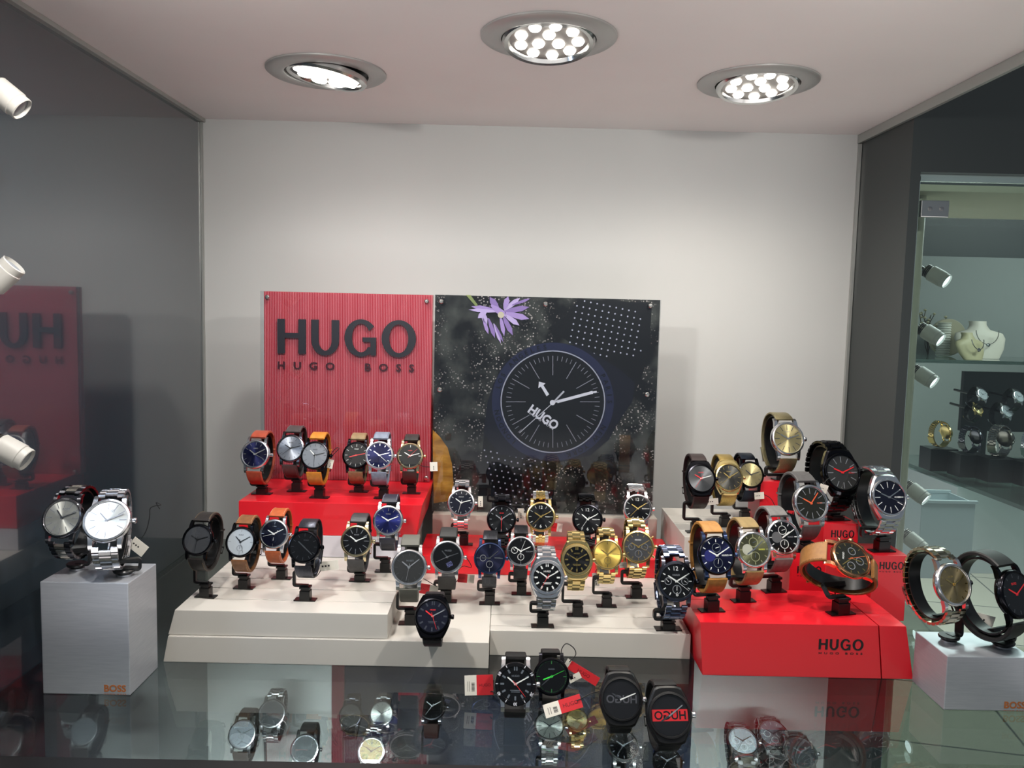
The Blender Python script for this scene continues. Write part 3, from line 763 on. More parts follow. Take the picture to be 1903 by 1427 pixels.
TAN = (176, 124, 60); L = 'HUGO'
PB = {'z4': Z4, 'z2': Z2, 'z1': Z1, 'low': .047, 'gr': .082, 'zq': ZQ, 'p1': .1355, 'p2': .0995, 'p3': .0750, 'p4': .0847, 'lb': .0981, 'rb': .0481}
STY = lambda **k: k
WL = []
def w(c, d, b, pl, lab, st, **kw): WL.append((c, d, b, pl, lab, st, kw))
g1, g2, g3, g4 = 'watches on the long red box', 'watches on the grey slab', 'watches in front of the poster', 'watches in the middle of the base slab'
g5, g6, g7, g8 = 'watches on the right grey box', 'watches on the right red blocks', 'watches on the aluminium blocks', 'watches on the glass deck'
# --- six on the red box
w((474, 844), 55, (487, 918), 'z4', 'steel watch with navy dial and reddish brown strap, left end of the red box', STY(case=STEEL, dial=NAVY, strap='leather', strap_m=leather((168, 74, 52)), marks='thin', hands=S_, mark=S_, logo=L, logo_at=(0, .4, .3), time=(305, 62, 115)), yaw=-4, g=g1)
w((540, 833), 53, (552, 913), 'z4', 'gunmetal watch with grey dial and dark grey leather strap, behind the orange tan one', STY(case=DSTEEL, dial=GREYD, strap='leather', strap_m=leather((74, 68, 68)), stitch=MG, marks='thin', hands=K, mark=K, logo=L, logo_at=(0, .4, .3), time=(300, 75, 230)), yaw=-2, g=g1)
w((585, 846), 54, (594, 925), 'z4', 'black cased watch with grey dial and orange tan leather strap', STY(case=BLACKM, dial=GREYM, strap='leather', strap_m=leather((206, 130, 44)), marks='thin', hands=K, mark=K, hour_m=W, logo=L, logo_at=(0, .4, .3), time=(315, 75, 180)), yaw=-2, g=g1)
w((662, 846), 52, (667, 914), 'z4', 'black watch with red hands and khaki leather strap', STY(case=BLACKM, dial=BLKD, strap='leather', strap_m=leather((148, 126, 92)), marks='thin', mark=W, hands=REDH, time=(255, 78, 80), logo=L, logo_at=(0, .45, .3)), yaw=0, g=g1)
w((705, 846), 54, (713, 926), 'z4', 'steel watch with navy dial and pale blue grey strap', STY(case=STEEL, dial=NAVY, strap='leather', strap_m=leather((128, 138, 156)), stitch=mat('stitch_blue', (80, 90, 120), .6), marks='bars', mark=S_, hands=S_, time=(305, 75, 130), num=0), yaw=0, g=g1)
w((762, 847), 50, (765, 917), 'z4', 'pale gold cased watch with black dial and strap, right end of the red box', STY(case=PALEGOLD, dial=BLKD, strap='leather', strap_m=leather((44, 42, 40)), marks='cross', mark=W, hands=W, sec_m=REDH, time=(300, 75, 45), logo=L, logo_m=REDH, logo_at=(0, .4, .3)), yaw=0, g=g1)
# --- grey slab
w((367, 1003), 59, (383, 1109), 'z2', 'black cased watch with dark grey dial on black leather, left end of the grey slab', STY(case=BLACKM, dial=DGREY, strap='leather', strap_m=leather((38, 34, 32)), stitch=mat('stitch_tan', (150, 120, 80), .6), marks='cross', mark=DK, hands=K, time=(300, 72, 185), logo=L, logo_at=(0, .4, .3), logo_m=DK), yaw=-6, g=g2)
w((447, 1007), 57, (454, 1093), 'z2', 'black cased watch with pale grey dial and brown leather strap', STY(case=BLACKM, dial=LGREY, strap='leather', strap_m=leather((126, 82, 48)), stitch=mat('stitch_cream', (200, 170, 120), .6), marks='cross', mark=MG, hands=K, time=(315, 60, 160), logo=L, logo_at=(0, .45, .32), logo_m=K, sub=[(0, -.4, .2)], sub_m=MG), yaw=-3, g=g2)
w((509, 992), 55, (524, 1075), 'z2', 'steel watch with navy subdial face and bright orange brown leather strap', STY(case=STEEL, dial=DNAVY, strap='leather', strap_m=leather((186, 92, 44)), stitch=mat('stitch_pale', (214, 190, 170), .6), marks='cross', mark=S_, hands=W, time=(300, 62, 255), sub=[(0, -.4, .22), (.25, .2, .18)], sub_m=BLUEM, logo=L, logo_at=(0, .5, .25)), yaw=-2, g=g2)
w((565, 1016), 61, (568, 1115), 'z2', 'black watch with plain black dial on black mesh, with a white tag beside it', STY(case=BLACKM, dial=BLKD, strap='mesh', strap_m=mesh_weave((92, 94, 104)), marks='thin', mark=DK, hands=DK, time=(310, 130, None), logo=L, logo_m=DK, logo_at=(.1, .4, .3)), yaw=-2, g=g2)
w((662, 1005), 59, (669, 1079), 'z2', 'pale gold cased slim watch with black dial and dark leather strap on the grey slab', STY(case=PALEGOLD, dial=BLKD, strap='leather', strap_m=leather((58, 58, 60)), marks='long', mark=S_, hands=W, time=(305, 68, None), logo=L, logo_at=(0, .38, .3), logo_m=MG), yaw=-1, g=g2)
w((721, 967), 57, (716, 1062), 'z2', 'steel watch with bright blue dial and navy leather strap against the red box', STY(case=STEEL, dial=BLUED, strap='leather', strap_m=leather((36, 38, 54)), stitch=mat('stitch_light', (180, 184, 200), .6), marks='thin', mark=S_, hands=W, time=(300, 68, None), ticks=1, logo=L, logo_at=(0, .42, .32)), yaw=0, g=g2)
# --- left middle of the base
w((760, 1054), 67, (763, 1159), 'z1', 'steel watch with charcoal dial and olive grey strap beside the slab corner', STY(case=STEEL, dial=CHAR, strap='rubber', strap_m=rubber((92, 92, 84)), marks='thin', mark=DK, hands=MG, time=(308, 52, 190), logo=L, logo_m=S_, logo_at=(.05, .36, .4)), yaw=2, g=g4)
w((831, 1035), 62, (829, 1118), 'z1', 'steel watch with gloss black dial and smooth black strap before the low red step', STY(case=STEEL, dial=BLKD, strap='rubber', strap_m=rubber((46, 46, 46)), marks='none' , mark=DK, hands=DK, time=(318, 70, 245), logo=L, logo_m=S_, logo_at=(.05, .38, .4), ticker=1, sec_m=MG), yaw=0, g=g4)
w((910, 1037), 59, (910, 1122), 'z1', 'dark blue cased watch with two dim subdials on dark grey mesh', STY(case=BLUEM, dial=sunray((24, 26, 52)), strap='mesh', strap_m=mesh_weave((80, 82, 88)), marks='cross', mark=S_, hands=DK, time=(270, 50, None), sub=[(0, -.38, .22), (-.42, .0, .2)], sub_m=MG, logo=L, logo_at=(.5, .02, .36), w=.94), yaw=0, g=g4)
w((968, 1024), 56, (969, 1104), 'z1', 'steel cased watch with two outlined subdials on near black mesh', STY(case=STEEL, dial=BLKD, strap='mesh', strap_m=mesh_weave((74, 74, 78)), marks='cross', mark=S_, hands=W, time=(300, 65, 22), sub=[(0, -.38, .22), (-.42, .05, .22)], sub_m=W, logo=L, logo_at=(.5, -.02, .36), w=.94), yaw=0, g=g4)
# --- back row on the low red step
w((857, 934), 51, (862, 1012), 'low', 'steel bracelet watch with black dial at the left end of the back row', STY(case=STEEL, dial=DNAVY, strap='bracelet', strap_m=STEEL, marks='bars', mark=S_, hands=W, time=(305, 75, 195), logo=L, logo_at=(0, .42, .36)), yaw=0, g=g3)
w((932, 965), 55, (934, 1030), 'low', 'all black bracelet watch half hidden behind the two mesh ones', STY(case=BLACKM, dial=BLKS, strap='bracelet', strap_m=metal((54, 54, 58), .22), marks='bars', mark=MG, hands=MG, time=(305, 55, 180), logo=L, logo_m=REDH, logo_at=(0, .42, .3), sec_m=REDH), yaw=0, g=g3)
w((1005, 960), 56, (1010, 1026), 'low', 'two tone watch with gold bezel, black dial and fine link bracelet', STY(case=GOLD, dial=BLKS, strap='jubilee', strap_m=STEEL, centre_m=GOLD, marks='thin', mark=W, hands=G_, num=1, time=(302, 62, 225), logo=L, logo_at=(.45, 0, .3)), yaw=0, g=g3)
w((1092, 965), 57, (1096, 1028), 'low', 'black fine link bracelet watch with white numerals, fourth in the back row', STY(case=BLACKM, dial=BLKS, strap='jubilee', strap_m=metal((58, 58, 60), .22), marks='thin', mark=W, hands=W, num=1, time=(310, 62, 215), logo=L, logo_at=(.45, 0, .3)), yaw=0, g=g3)
w((1185, 945), 55, (1185, 1010), 'low', 'bright steel fine link bracelet watch at the right end of the back row', STY(case=STEEL, dial=BLKS, strap='jubilee', strap_m=STEEL, marks='thin', mark=W, hands=G_, num=1, time=(305, 58, 225), logo=L, logo_at=(.45, 0, .3)), yaw=1, g=g3)
# --- bracelets on the grooved base
w((1017, 1073), 65, (1008, 1164), 'z1', 'big steel bracelet watch with black dial and red seconds hand', STY(case=STEEL, shape='barrel', dial=BLKD, strap='bracelet', strap_m=STEEL, marks='wide', mark=W, hands=W, sec_m=REDH, hour_m=W, time=(305, 62, 210), logo=L, logo_at=(0, .34, .4), rd=.78, lines=1), yaw=2, g=g4)
w((1072, 1040), 60, (1073, 1144), 'z1', 'gold bracelet watch with black dial between the steel one and the all gold one', STY(case=GOLD, shape='barrel', dial=BLKS, strap='bracelet', strap_m=GOLD, marks='wide', mark=G_, hands=G_, time=(300, 60, 180), logo=L, logo_at=(0, .38, .36), rd=.78, lines=1), yaw=0, g=g4)
w((1129, 1030), 57, (1127, 1127), 'z1', 'all gold bracelet watch with gold sunray dial', STY(case=GOLD, dial=GOLDD, strap='bracelet', strap_m=GOLD, marks='cross', mark=K, hands=G_, time=(305, 52, None), sub=[(0, -.4, .23)], sub_m=G_, logo=L, logo_m=DK, logo_at=(.48, .02, .32)), yaw=0, g=g4)
w((1186, 1016), 61, (1182, 1110), 'z1', 'gold chronograph with grey dial and three subdials on a gold bracelet', STY(case=GOLD, dial=DGREY, strap='bracelet', strap_m=GOLD, marks='bars', mark=G_, hands=G_, time=(300, 60, 115), sub=[(-.4, 0, .2), (.4, 0, .2), (0, -.42, .22)], sub_m=S_, logo=L, logo_m=W, logo_at=(0, .42, .38), pushers=1, ticks=1), yaw=2, g=g4)
w((1257, 1080), 75, (1241, 1169), 'z1', 'large gunmetal blue bracelet watch at the right end of the base slab', STY(case=metal((92, 94, 104), .18), dial=BLKD, strap='bracelet', strap_m=metal((124, 134, 160), .2), marks='bars', mark=W, hands=W, num=1, time=(303, 60, 128), sub=[(-.42, 0, .18), (.42, 0, .18), (0, -.4, .22)], sub_m=MG, logo=L, logo_m=MG, logo_at=(0, .3, .36), pushers=1, rd=.82), yaw=3, g=g4)
# --- right grey box
w((1303, 889), 56, (1293, 989), 'gr', 'black watch with grey sunray dial, red hands and dark leather strap on the grey box', STY(case=BLACKM, shape='barrel', dial=sunray((90, 90, 92)), strap='leather', strap_m=leather((44, 30, 30)), marks='none', hands=W, mark=S_, sec_m=REDH, hour_m=REDH, time=(300, 75, 215), logo=L, logo_m=REDH, logo_at=(0, .4, .34)), yaw=4, g=g5)
w((1355, 887), 54, (1346, 978), 'gr', 'gold barrel shaped watch with dark dial on gold mesh', STY(case=GOLD, shape='barrel', dial=sunray((80, 78, 74)), strap='mesh', strap_m=mesh_weave((226, 196, 118)), marks='thin', mark=G_, hands=G_, time=(310, 60, 230), logo=L, logo_at=(0, .4, .34)), yaw=4, g=g5)
w((1395, 882), 51, (1383, 967), 'gr', 'black cased watch with champagne dial on blue black mesh', STY(case=BLACKM, dial=CHAMP, strap='mesh', strap_m=mesh_weave((52, 62, 78)), marks='thin', mark=DK, hands=DK, time=(312, 72, None)), yaw=4, g=g5)
w((1464, 815), 64, (1456, 891), 'p1', 'steel watch with champagne dial on pale gold mesh, the highest one in the display', STY(case=STEEL, dial=CHAMP, strap='mesh', strap_m=mesh_weave((206, 194, 150)), marks='long', mark=DK, hands=S_, time=(300, 72, 235), logo=L, logo_at=(0, .4, .3), logo_m=MG), yaw=6, g=g6)
# --- right red blocks
w((1332, 1032), 72, (1322, 1135), 'zq', 'blue black cased chronograph with navy dial on pale tan strap', STY(case=BLUEM, dial=NAVY, strap='leather', strap_m=leather(TAN), marks='bars', mark=W, hands=W, time=(300, 60, None), sub=[(0, .38, .24), (.03, -.38, .25)], sub_m=S_, subfill=(-.38, 0, .3), subfill_m=mat('subdial_blue', (34, 36, 100), .3), logo=L, logo_at=(.45, 0, .36), bezel=BLACKM, rd=.88), yaw=8, g=g6)
w((1401, 1021), 68, (1381, 1117), 'zq', 'steel chronograph with olive dial on beige brown leather', STY(case=STEEL, dial=OLIVE, strap='leather', strap_m=leather((150, 128, 84)), marks='bars', mark=mat('marker_olive', (150, 150, 110), .4), hands=S_, time=(240, 50, None), sub=[(0, .38, .26), (.03, -.38, .26)], sub_m=mat('ring_olive', (160, 160, 120), .4), subfill=(-.38, 0, .3), subfill_m=mat('subdial_silver', (176, 176, 160), .35), logo=L, logo_m=mat('logo_yellow', (220, 220, 80), .4), logo_at=(.45, 0, .34), rd=.88), yaw=9, g=g6)
w((1455, 998), 67, (1438, 1099), 'zq', 'steel chronograph with black dial on grey strap, in front of the short red pillar', STY(case=STEEL, dial=BLKD, strap='leather', strap_m=leather((120, 118, 116)), marks='bars', mark=W, hands=W, time=(55, 60, None), sub=[(0, .38, .25), (.03, -.38, .25)], sub_m=W, subfill=(-.38, 0, .3), subfill_m=mat('subdial_grey', (92, 92, 94), .4), logo=L, logo_m=MG, logo_at=(.45, 0, .34), rd=.88), yaw=10, g=g6)
w((1507, 935), 70, (1498, 1024), 'p4', 'steel watch with orange hands and dark strap on the short red pillar', STY(case=STEEL, dial=KHA, strap='leather', strap_m=leather((88, 86, 86)), marks='long', mark=MG, hands=ORG, time=(300, 40, None), logo=L, logo_m=ORG, logo_at=(.5, 0, .3)), yaw=10, g=g6)
w((1565, 878), 74, (1553, 966), 'p2', 'large black watch with red hands on a black strap, high at the right back', STY(case=BLACKM, dial=CHAR, strap='bracelet', strap_m=metal((46, 46, 50), .25), marks='long', mark=MG, hands=REDH, time=(295, 68, None), logo=L, logo_m=REDH, logo_at=(.5, -.02, .3), shape='barrel'), yaw=10, g=g6)
w((1652, 924), 71, (1638, 1024), 'p3', 'steel bracelet watch with navy dial on the pillar beside the glass showcase', STY(case=STEEL, dial=DNAVY, strap='bracelet', strap_m=STEEL, marks='long', mark=W, hands=S_, time=(295, 60, 115), logo=L, logo_at=(.48, 0, .34), shape='barrel'), yaw=8, g=g6)
w((1582, 1038), 77, (1562, 1140), 'zq', 'rose gold chronograph lying sideways with a tan leather strap on the red block', STY(case=ROSE, dial=KHA, strap='leather', strap_m=leather((150, 104, 54)), stitch=mat('stitch_brown', (60, 40, 26), .6), marks='bars', mark=G_, hands=G_, time=(180, 310, 150), sub=[(-.4, 0, .2), (.4, 0, .2), (0, -.42, .2)], sub_m=MG, logo=L, logo_m=W, logo_at=(0, .42, .38), pushers=1, ticks=1, sec_m=ORG), yaw=14, tilt=42, roll=64, g=g6)
# --- aluminium blocks
w((116, 962), 76, (143, 1058), 'lb', 'gunmetal and steel watch with pale sunray dial, left one on the tall aluminium block', STY(case=DSTEEL, dial=SILV, strap='bracelet', strap_m=metal((96, 96, 102), .2), centre_m=metal((214, 208, 196), .2), marks='long', mark=MG, hands=DK, time=(318, 68, None), logo='BOSS', logo_m=MG, logo_at=(.1, .42, .34)), yaw=-2, tilt=24, kind='disc', g=g7)
w((199, 967), 84, (231, 1069), 'lb', 'shining steel bracelet watch with white dial, right one on the tall aluminium block', STY(case=STEEL, dial=SILV, strap='bracelet', strap_m=STEEL, marks='long', mark=MG, hands=MG, time=(318, 68, None), logo='BOSS', logo_m=MG, logo_at=(.1, .42, .34)), yaw=13, tilt=33, kind='disc', g=g7)
w((1772, 1086), 79, (1763, 1192), 'rb', 'steel bracelet watch with bronze gold dial on the low aluminium block', STY(case=STEEL, dial=sunray((140, 126, 92)), strap='bracelet', strap_m=metal((222, 214, 190), .17), marks='bars', mark=G_, hands=G_, time=(302, 62, 178), logo='BOSS', logo_m=G_, logo_at=(-.1, .36, .3)), yaw=16, kind='disc', g=g7)
w((1888, 1104), 90, (1862, 1202), 'rb', 'all black watch with rubber strap cut by the right edge, on the low aluminium block', STY(case=BLACKM, dial=BLKD, strap='rubber', strap_m=rubber((13, 13, 14)), marks='bars', mark=DK, hands=REDH, time=(300, 60, None), logo='BOSS', logo_m=REDH, logo_at=(0, .42, .3)), yaw=24, kind='disc', g=g7)
# --- leaning straight on the surfaces (no stand)
w((804, 1145), 67, None, 'z1', 'black watch with red hour hand resting directly on the base slab', STY(case=BLACKM, shape='barrel', dial=DNAVY, strap='leather', strap_m=leather((26, 25, 27)), marks='wide', mark=mat('marker_blue_black', (44, 48, 60), .4), hands=MG, hour_m=REDH, time=(305, 62, 160), logo=L, logo_m=REDH, logo_at=(0, .34, .3), lines=1, sec_m=REDH), yaw=0, tilt=28, g=g4)
w((958, 1271), 78, None, 'fl', 'steel diver watch with black numbered bezel leaning on the glass deck', STY(case=STEEL, bezel=mat('black_ceramic_bezel', (12, 12, 14), .2, .2), dial=BLKD, strap='rubber', strap_m=rubber((13, 13, 14)), marks='wide', mark=S_, hands=W, sec_m=REDH, time=(308, 62, 140), logo=L, logo_at=(0, .36, .36), dive=1, rd=.78, lines=1), yaw=0, tilt=26, g=g8)
w((1025, 1257), 68, None, 'fl', 'black watch with green hands and green bezel marks on the glass deck', STY(case=BLACKM, dial=BLKD, strap='leather', strap_m=leather((26, 25, 25)), marks='cross', mark=mat('marker_dim_green', (50, 130, 60), .4), hands=DK, hour_m=GRN, sec_m=GRN, time=(250, 230, 65), logo=L, logo_m=S_, logo_at=(0, .38, .34), ticks=1), yaw=1, tilt=26, g=g8)
w((1155, 1299), 80, None, 'fl', 'black watch with a grey mirrored word across the dial, on the glass deck', STY(case=mat('matt_black_case', (13, 13, 14), .4), shape='barrel', dial=mat('dial_soft_black', (25, 25, 28), .4, spec=.2), strap='rubber', strap_m=rubber((13, 13, 14)), marks='none', mark=DK, hands=W, hour_m=DK, time=(300, 68, None), reverse=(K, mat('letter_grey', (74, 74, 80), .4)), crown=STEEL), yaw=0, tilt=26, g=g8)
w((1245, 1329), 84, None, 'fl', 'black watch with a red band and mirrored word across the dial, on the glass deck', STY(case=mat('matt_black_case', (13, 13, 14), .4), shape='barrel', dial=mat('dial_soft_black', (25, 25, 28), .4, spec=.2), strap='rubber', strap_m=rubber((13, 13, 14)), marks='none', mark=DK, hands=MG, hour_m=DK, time=(240, 55, None), reverse=(mat('dial_red_band', (206, 36, 42), .4), K), crown=STEEL), yaw=4, tilt=26, g=g8)
def short_label(lab, n=12):
    ws = lab.split(',')[0].split()
    if len(ws) > n:
        ws = ws[:n]
        while ws[-1] in ('the', 'at', 'in', 'on', 'of', 'against', 'before', 'below', 'beside', 'and', 'short', 'red', 'a', 'with', 'under'): ws.pop()
    return ' '.join(ws)
WPOS = {}
for idx, (c, d, b, pl, lab, st, kw) in enumerate(WL):
    tilt = kw.get('tilt', 20); yaw = kw.get('yaw', 0); roll = kw.get('roll', 0)
    if b:
        zp = PB[pl]; base = at(*b, Z=zp); R = .0175
        for _ in range(3):
            n = watch_matrix(Vector(), yaw, tilt, 0).col[2].xyz
            p = at(*c, Y=base.y+n.y*ZC_*R); R = d/2*depth(p)/FPX
    else:
        zp = Z1 if pl == 'z1' else 0; R = .0172; t = math.radians(tilt); LA, LB = st['loop'] = (1.36, 1.40)
        for _ in range(3):
            hgt = R*ZC_*math.sin(t)+math.hypot((LA+.17)*R*math.cos(t), (LB+.17)*R*math.sin(t))
            p = at(*c, Z=zp+hgt+.0003); R = d/2*depth(p)/FPX
    M = watch_matrix(p, yaw, tilt, roll)
    make_watch(M, R, st, lab, kw['g']); WPOS[idx] = (p, R)
    if b:
        make_stand(base+Vector((0, 0, .0002)), yaw, M, R, 'black stand holding the '+short_label(lab), kw.get('kind', 'clip'))
# ================================================================== PRICE TAGS
CARD = mat('white_card', (226, 222, 210), .55); REDC = mat('red_card', (206, 40, 48), .5); INK = mat('ink', (30, 26, 28), .5); CORD = mat('black_cord', (14, 14, 15), .6)
def price_tag(c, Y, wpx, hpx, roll, kind, label, cord=None, lean=0, word='HUGO', yaw=0):
    p = at(*c, Y=Y); s = depth(p)/FPX; w_, h_ = wpx*s, hpx*s
    M = Matrix.Translation(p) @ Matrix.Rotation(math.radians(yaw), 4, 'Z') @ FACE @ Matrix.Rotation(math.radians(lean), 4, 'X') @ Matrix.Rotation(math.radians(roll), 4, 'Z')
    e = empty('price_tag', M, label, 'tag', 'price tags')
    t = .0003
    if kind == 'white':
        MB().box((0, 0, 0), (w_, h_, t)).build('card', CARD, e, 0, .0001)
        mb = MB(); rnd = random.Random(int(c[0]))
        vert = h_ > w_
        Ln = max(w_, h_)
        for k in range(3):
            q = Ln*(-.32+.16*k); a, b = (.0, q) if vert else (q, .0)
            mb.box((a, b, t*.6), (Ln*.09, Ln*.09, t*.3))
        mb.build('price_print', INK, e, 0)
    else:
        f = {'split': .42, 'splitr': .42, 'red': .12}[kind]; sgn = -1 if kind != 'splitr' else 1
        MB().box((0, 0, 0), (w_, h_, t)).build('card', CARD, e, 0, .0001)
        rw = w_*(1-f); rx = -sgn*(w_/2-rw/2)
        rc = MB().box((rx, 0, 0), (rw*.999, h_*1.002, t*1.5)).build('red_end', REDC, e, 0)
        text('lettering', word, mat('dark_red_ink', (96, 16, 22), .5), rc, Matrix.Translation((rx, 0, t)), width=min(rw*.7, h_*1.5), bold=0, ext=.004)
        mb = MB(); wx = sgn*(w_/2-w_*f/2)
        if kind == 'split' and wpx > 40:
            rnd = random.Random(3)
            for k in range(9): mb.box((wx+w_*f*.2, h_*(-.28+.05*k), t*.6), (w_*f*.26, h_*.02*rnd.choice((1, 1.6)), t*.3))
            for k in range(2): mb.box((wx-w_*f*.1-w_*f*.14*k, -h_*.05, t*.6), (w_*f*.03, h_*.5, t*.3))
            mb.build('barcode', INK, e, 0)
    if cord:
        P = [M.inverted() @ at(x, y, Y=Y+dy) for x, y, dy in cord]
        S = []
        for i in range(len(P)-1):
            a, b = P[max(i-1, 0)], P[i]; c_, d = P[i+1], P[min(i+2, len(P)-1)]
            for k in range(5):
                u = k/5; S.append(.5*((2*b)+(c_-a)*u+(2*a-5*b+4*c_-d)*u*u+(3*b-a-3*c_+d)*u**3))
        S.append(P[-1]); MB().tube(S, .00042, 6).build('cord', CORD, e, 60)
    return e
price_tag((806, 867), -.215, 14, 17, 3, 'white', 'small white tag beside the rightmost watch of the red box', [(799, 868, 0), (785, 866, .01), (775, 860, .012)])
price_tag((614, 862), -.222, 10, 17, -12, 'white', 'small white tag hanging from the orange tan strap watch', [(613, 853, 0), (622, 842, -.006), (630, 834, -.008), (626, 832, -.008), (618, 840, -.004), (612, 850, .004)])
price_tag((611, 1051), -.345, 36, 18, 8, 'white', 'white paper tag lying behind the black mesh watch on the grey slab', [(596, 1060, 0), (586, 1072, -.006), (570, 1068, -.012), (563, 1058, -.012)])
price_tag((795, 1095), -.315, 38, 19, -8, 'splitr', 'red and white tag behind the black watch resting on the slab', [(812, 1090, 0), (792, 1078, -.006), (780, 1072, -.006)])
price_tag((866, 1075), -.262, 31, 16, -4, 'splitr', 'red and white tag under the gloss black watch by the red step', [(850, 1078, 0), (846, 1082, -.002), (848, 1066, -.004), (860, 1052, -.006), (876, 1054, -.004), (868, 1038, -.004), (860, 1034, -.004)])
price_tag((893, 932), -.172, 9, 20, 2, 'white', 'small white tag right of the first back row watch', [(889, 924, 0), (882, 923, .0), (876, 926, .006)])
price_tag((968, 955), -.158, 11, 21, 2, 'white', 'small white tag between the black and the two tone back row watches', [(963, 946, 0), (955, 950, .004)])
price_tag((1033, 980), -.150, 24, 16, -6, 'splitr', 'red and white tag leaning right of the two tone watch', None)
price_tag((1158, 1050), -.275, 14, 11, 4, 'white', 'small grey white tag between the all gold watch and gold chronograph', None)
price_tag((1107, 1077), -.292, 11, 26, 8, 'white', 'narrow white tag hanging left of the all gold watch', [(1106, 1063, 0), (1110, 1056, -.004), (1116, 1052, -.006)])
price_tag((1324, 932), -.205, 22, 12, 6, 'white', 'white tag between the two left watches of the right grey box', None)
price_tag((1411, 921), -.175, 18, 13, 6, 'white', 'white tag right of the blue black mesh watch with a loose black cord', [(1420, 919, 0), (1432, 926, -.002), (1440, 940, -.004), (1443, 948, -.004)])
price_tag((1530, 908), -.262, 16, 16, -16, 'white', 'pale square tag between the orange hand watch and the large black one', [(1530, 901, 0), (1535, 893, .004), (1541, 888, .012)])
price_tag((1468, 957), -.268, 14, 17, -3, 'red', 'tiny red tag left of the orange hand watch', None, word='H')
price_tag((257, 1016), -.410, 32, 24, -38, 'white', 'square white tag hanging behind the shining steel watch', [(262, 1002, 0), (272, 985, .002), (278, 960, .002), (279, 945, .002), (288, 940, .002), (299, 938, .002), (290, 934, .002), (297, 946, .002)])
price_tag((1828, 1152), -.425, 40, 22, -14, 'white', 'white tag lying behind the all black rubber watch at the right', None)
price_tag((890, 1273), -.47, 53, 36, 3, 'split', 'white tag with barcode and red end left of the diver watch', [(909, 1289, 0), (914, 1284, -.002), (920, 1288, -.004), (926, 1284, .002)], lean=-12)
price_tag((1081, 1249), -.46, 70, 17, -30, 'red', 'long red tag between the green hand watch and the grey mirrored word watch', [(1050, 1226, 0), (1043, 1210, .004), (1052, 1196, .004), (1066, 1204, .004), (1070, 1216, .002), (1062, 1226, 0), (1058, 1230, 0)], lean=-8)
price_tag((1068, 1259), -.462, 24, 12, 28, 'white', 'small white tag tucked under the long red tag', None, lean=-10)
price_tag((1046, 1312), -.505, 72, 24, 17, 'split', 'red and white tag lying in front of the green hand watch', [(1072, 1302, 0), (1084, 1296, .004), (1100, 1288, .012), (1116, 1284, .02)], lean=-30)

# ================================================================== LAMPS
def lampmat(k, rgb, st): return mat(k, (255, 255, 255), .5, emit=rgb, estr=st)
LED = lampmat('led_lens_light', (255, 250, 240), 7)
def add_light(name, kind, p, power, rgb, parent=None, **kw):
    l = bpy.data.lights.new(name, kind); l.energy = power; l.color = lin(rgb)
    for k, v in kw.items(): setattr(l, k, v)
    o = bpy.data.objects.new(name, l); COL.objects.link(o); o.location = p
    if parent: o.parent = parent
    return o
def aim(o, d): o.rotation_euler = Vector(d).to_track_quat('-Z', 'Y').to_euler()
BRUSH = mat('brushed_flange', (168, 168, 166), .38, .45)
def downlight(c, r, tilt_axis, tilt, label, power, rgb, to, p=None):
    p = p or at(*c, Z=ZC)
    e = empty('downlight', Matrix.Translation((p.x, p.y, ZC-.0002)), label, 'ceiling light', 'ceiling downlights')
    MB().lathe([(r, 0), (r, -.0015), (r*.97, -.003), (r*.74, -.0042), (r*.70, -.0035), (r*.70, .0)], 64).build('flange', BRUSH, e, 40)
    MB().lathe([(.0001, -.0003), (r*.71, -.0003)], 48).build('recess', mat('lamp_recess', (24, 24, 26), .4), e, 0)
    T = Matrix.Translation((0, 0, -.0035)) @ Matrix.Rotation(math.radians(tilt), 4, tilt_axis)
    g = MB().lathe([(r*.68, .003), (r*.685, -.002), (r*.655, -.0045), (r*.60, -.004), (r*.57, .0)], 56, 0, T).build('gimbal_ring', metal((206, 206, 204), .18), e, 40)
    MB().lathe([(.0001, -.0005), (r*.59, -.0005)], 48, 0, T).build('lamp_face', mat('lamp_face_grey', (150, 146, 142), .3, .3), g, 0)
    ls_ = 1.5 if 'solid' in label else 1.
    for ring_n, rr, off in ((3, .17, .5), (9, .43, 0)):
        for i in range(ring_n):
            a = 2*PI*i/ring_n+off; MB().lathe([(.0001, -.0034), (r*.075*ls_, -.003), (r*.094*ls_, -.0009)], 24, 0, T @ Matrix.Translation((r*rr*math.cos(a), r*rr*math.sin(a), 0))).build('led_lens', LED, g, 30)
    o = add_light('downlight_beam', 'SPOT', Vector((0, 0, -.022)), power, rgb, e, spot_size=math.radians(165), spot_blend=1.0, shadow_soft_size=.013)
    aim(o, Vector(to)-Vector((p.x, p.y, ZC)))
    return e
downlight((607, 133), .0640, 'Y', 9, 'left ceiling downlight, tilted, its face glowing solid white', 3.6, (252, 250, 246), (-.17, -.28, 0))
downlight((1020, 67), .0630, 'X', -9, 'middle ceiling downlight with twelve round lenses, nearest of three', 3.2, (255, 249, 242), (.05, -.29, 0))
downlight((1408, 152), .0640, 'X', -8, 'right ceiling downlight with starry bright lenses', 3.3, (255, 246, 232), (.27, -.26, 0))
for fx, lab in ((-.22, 'added front fill downlight above the tall aluminium block'), (.27, 'added front fill downlight above the big red block')):  # two added downlights, out of view, brighten the fronts of the blocks
    downlight((0, 0), .0640, 'X', 10, lab, 9.5, (255, 250, 244), (fx*.9, -.36, 0), p=Vector((fx, -.66, ZC)))
WHITEPL = mat('white_lamp_body', (172, 170, 164), .4)
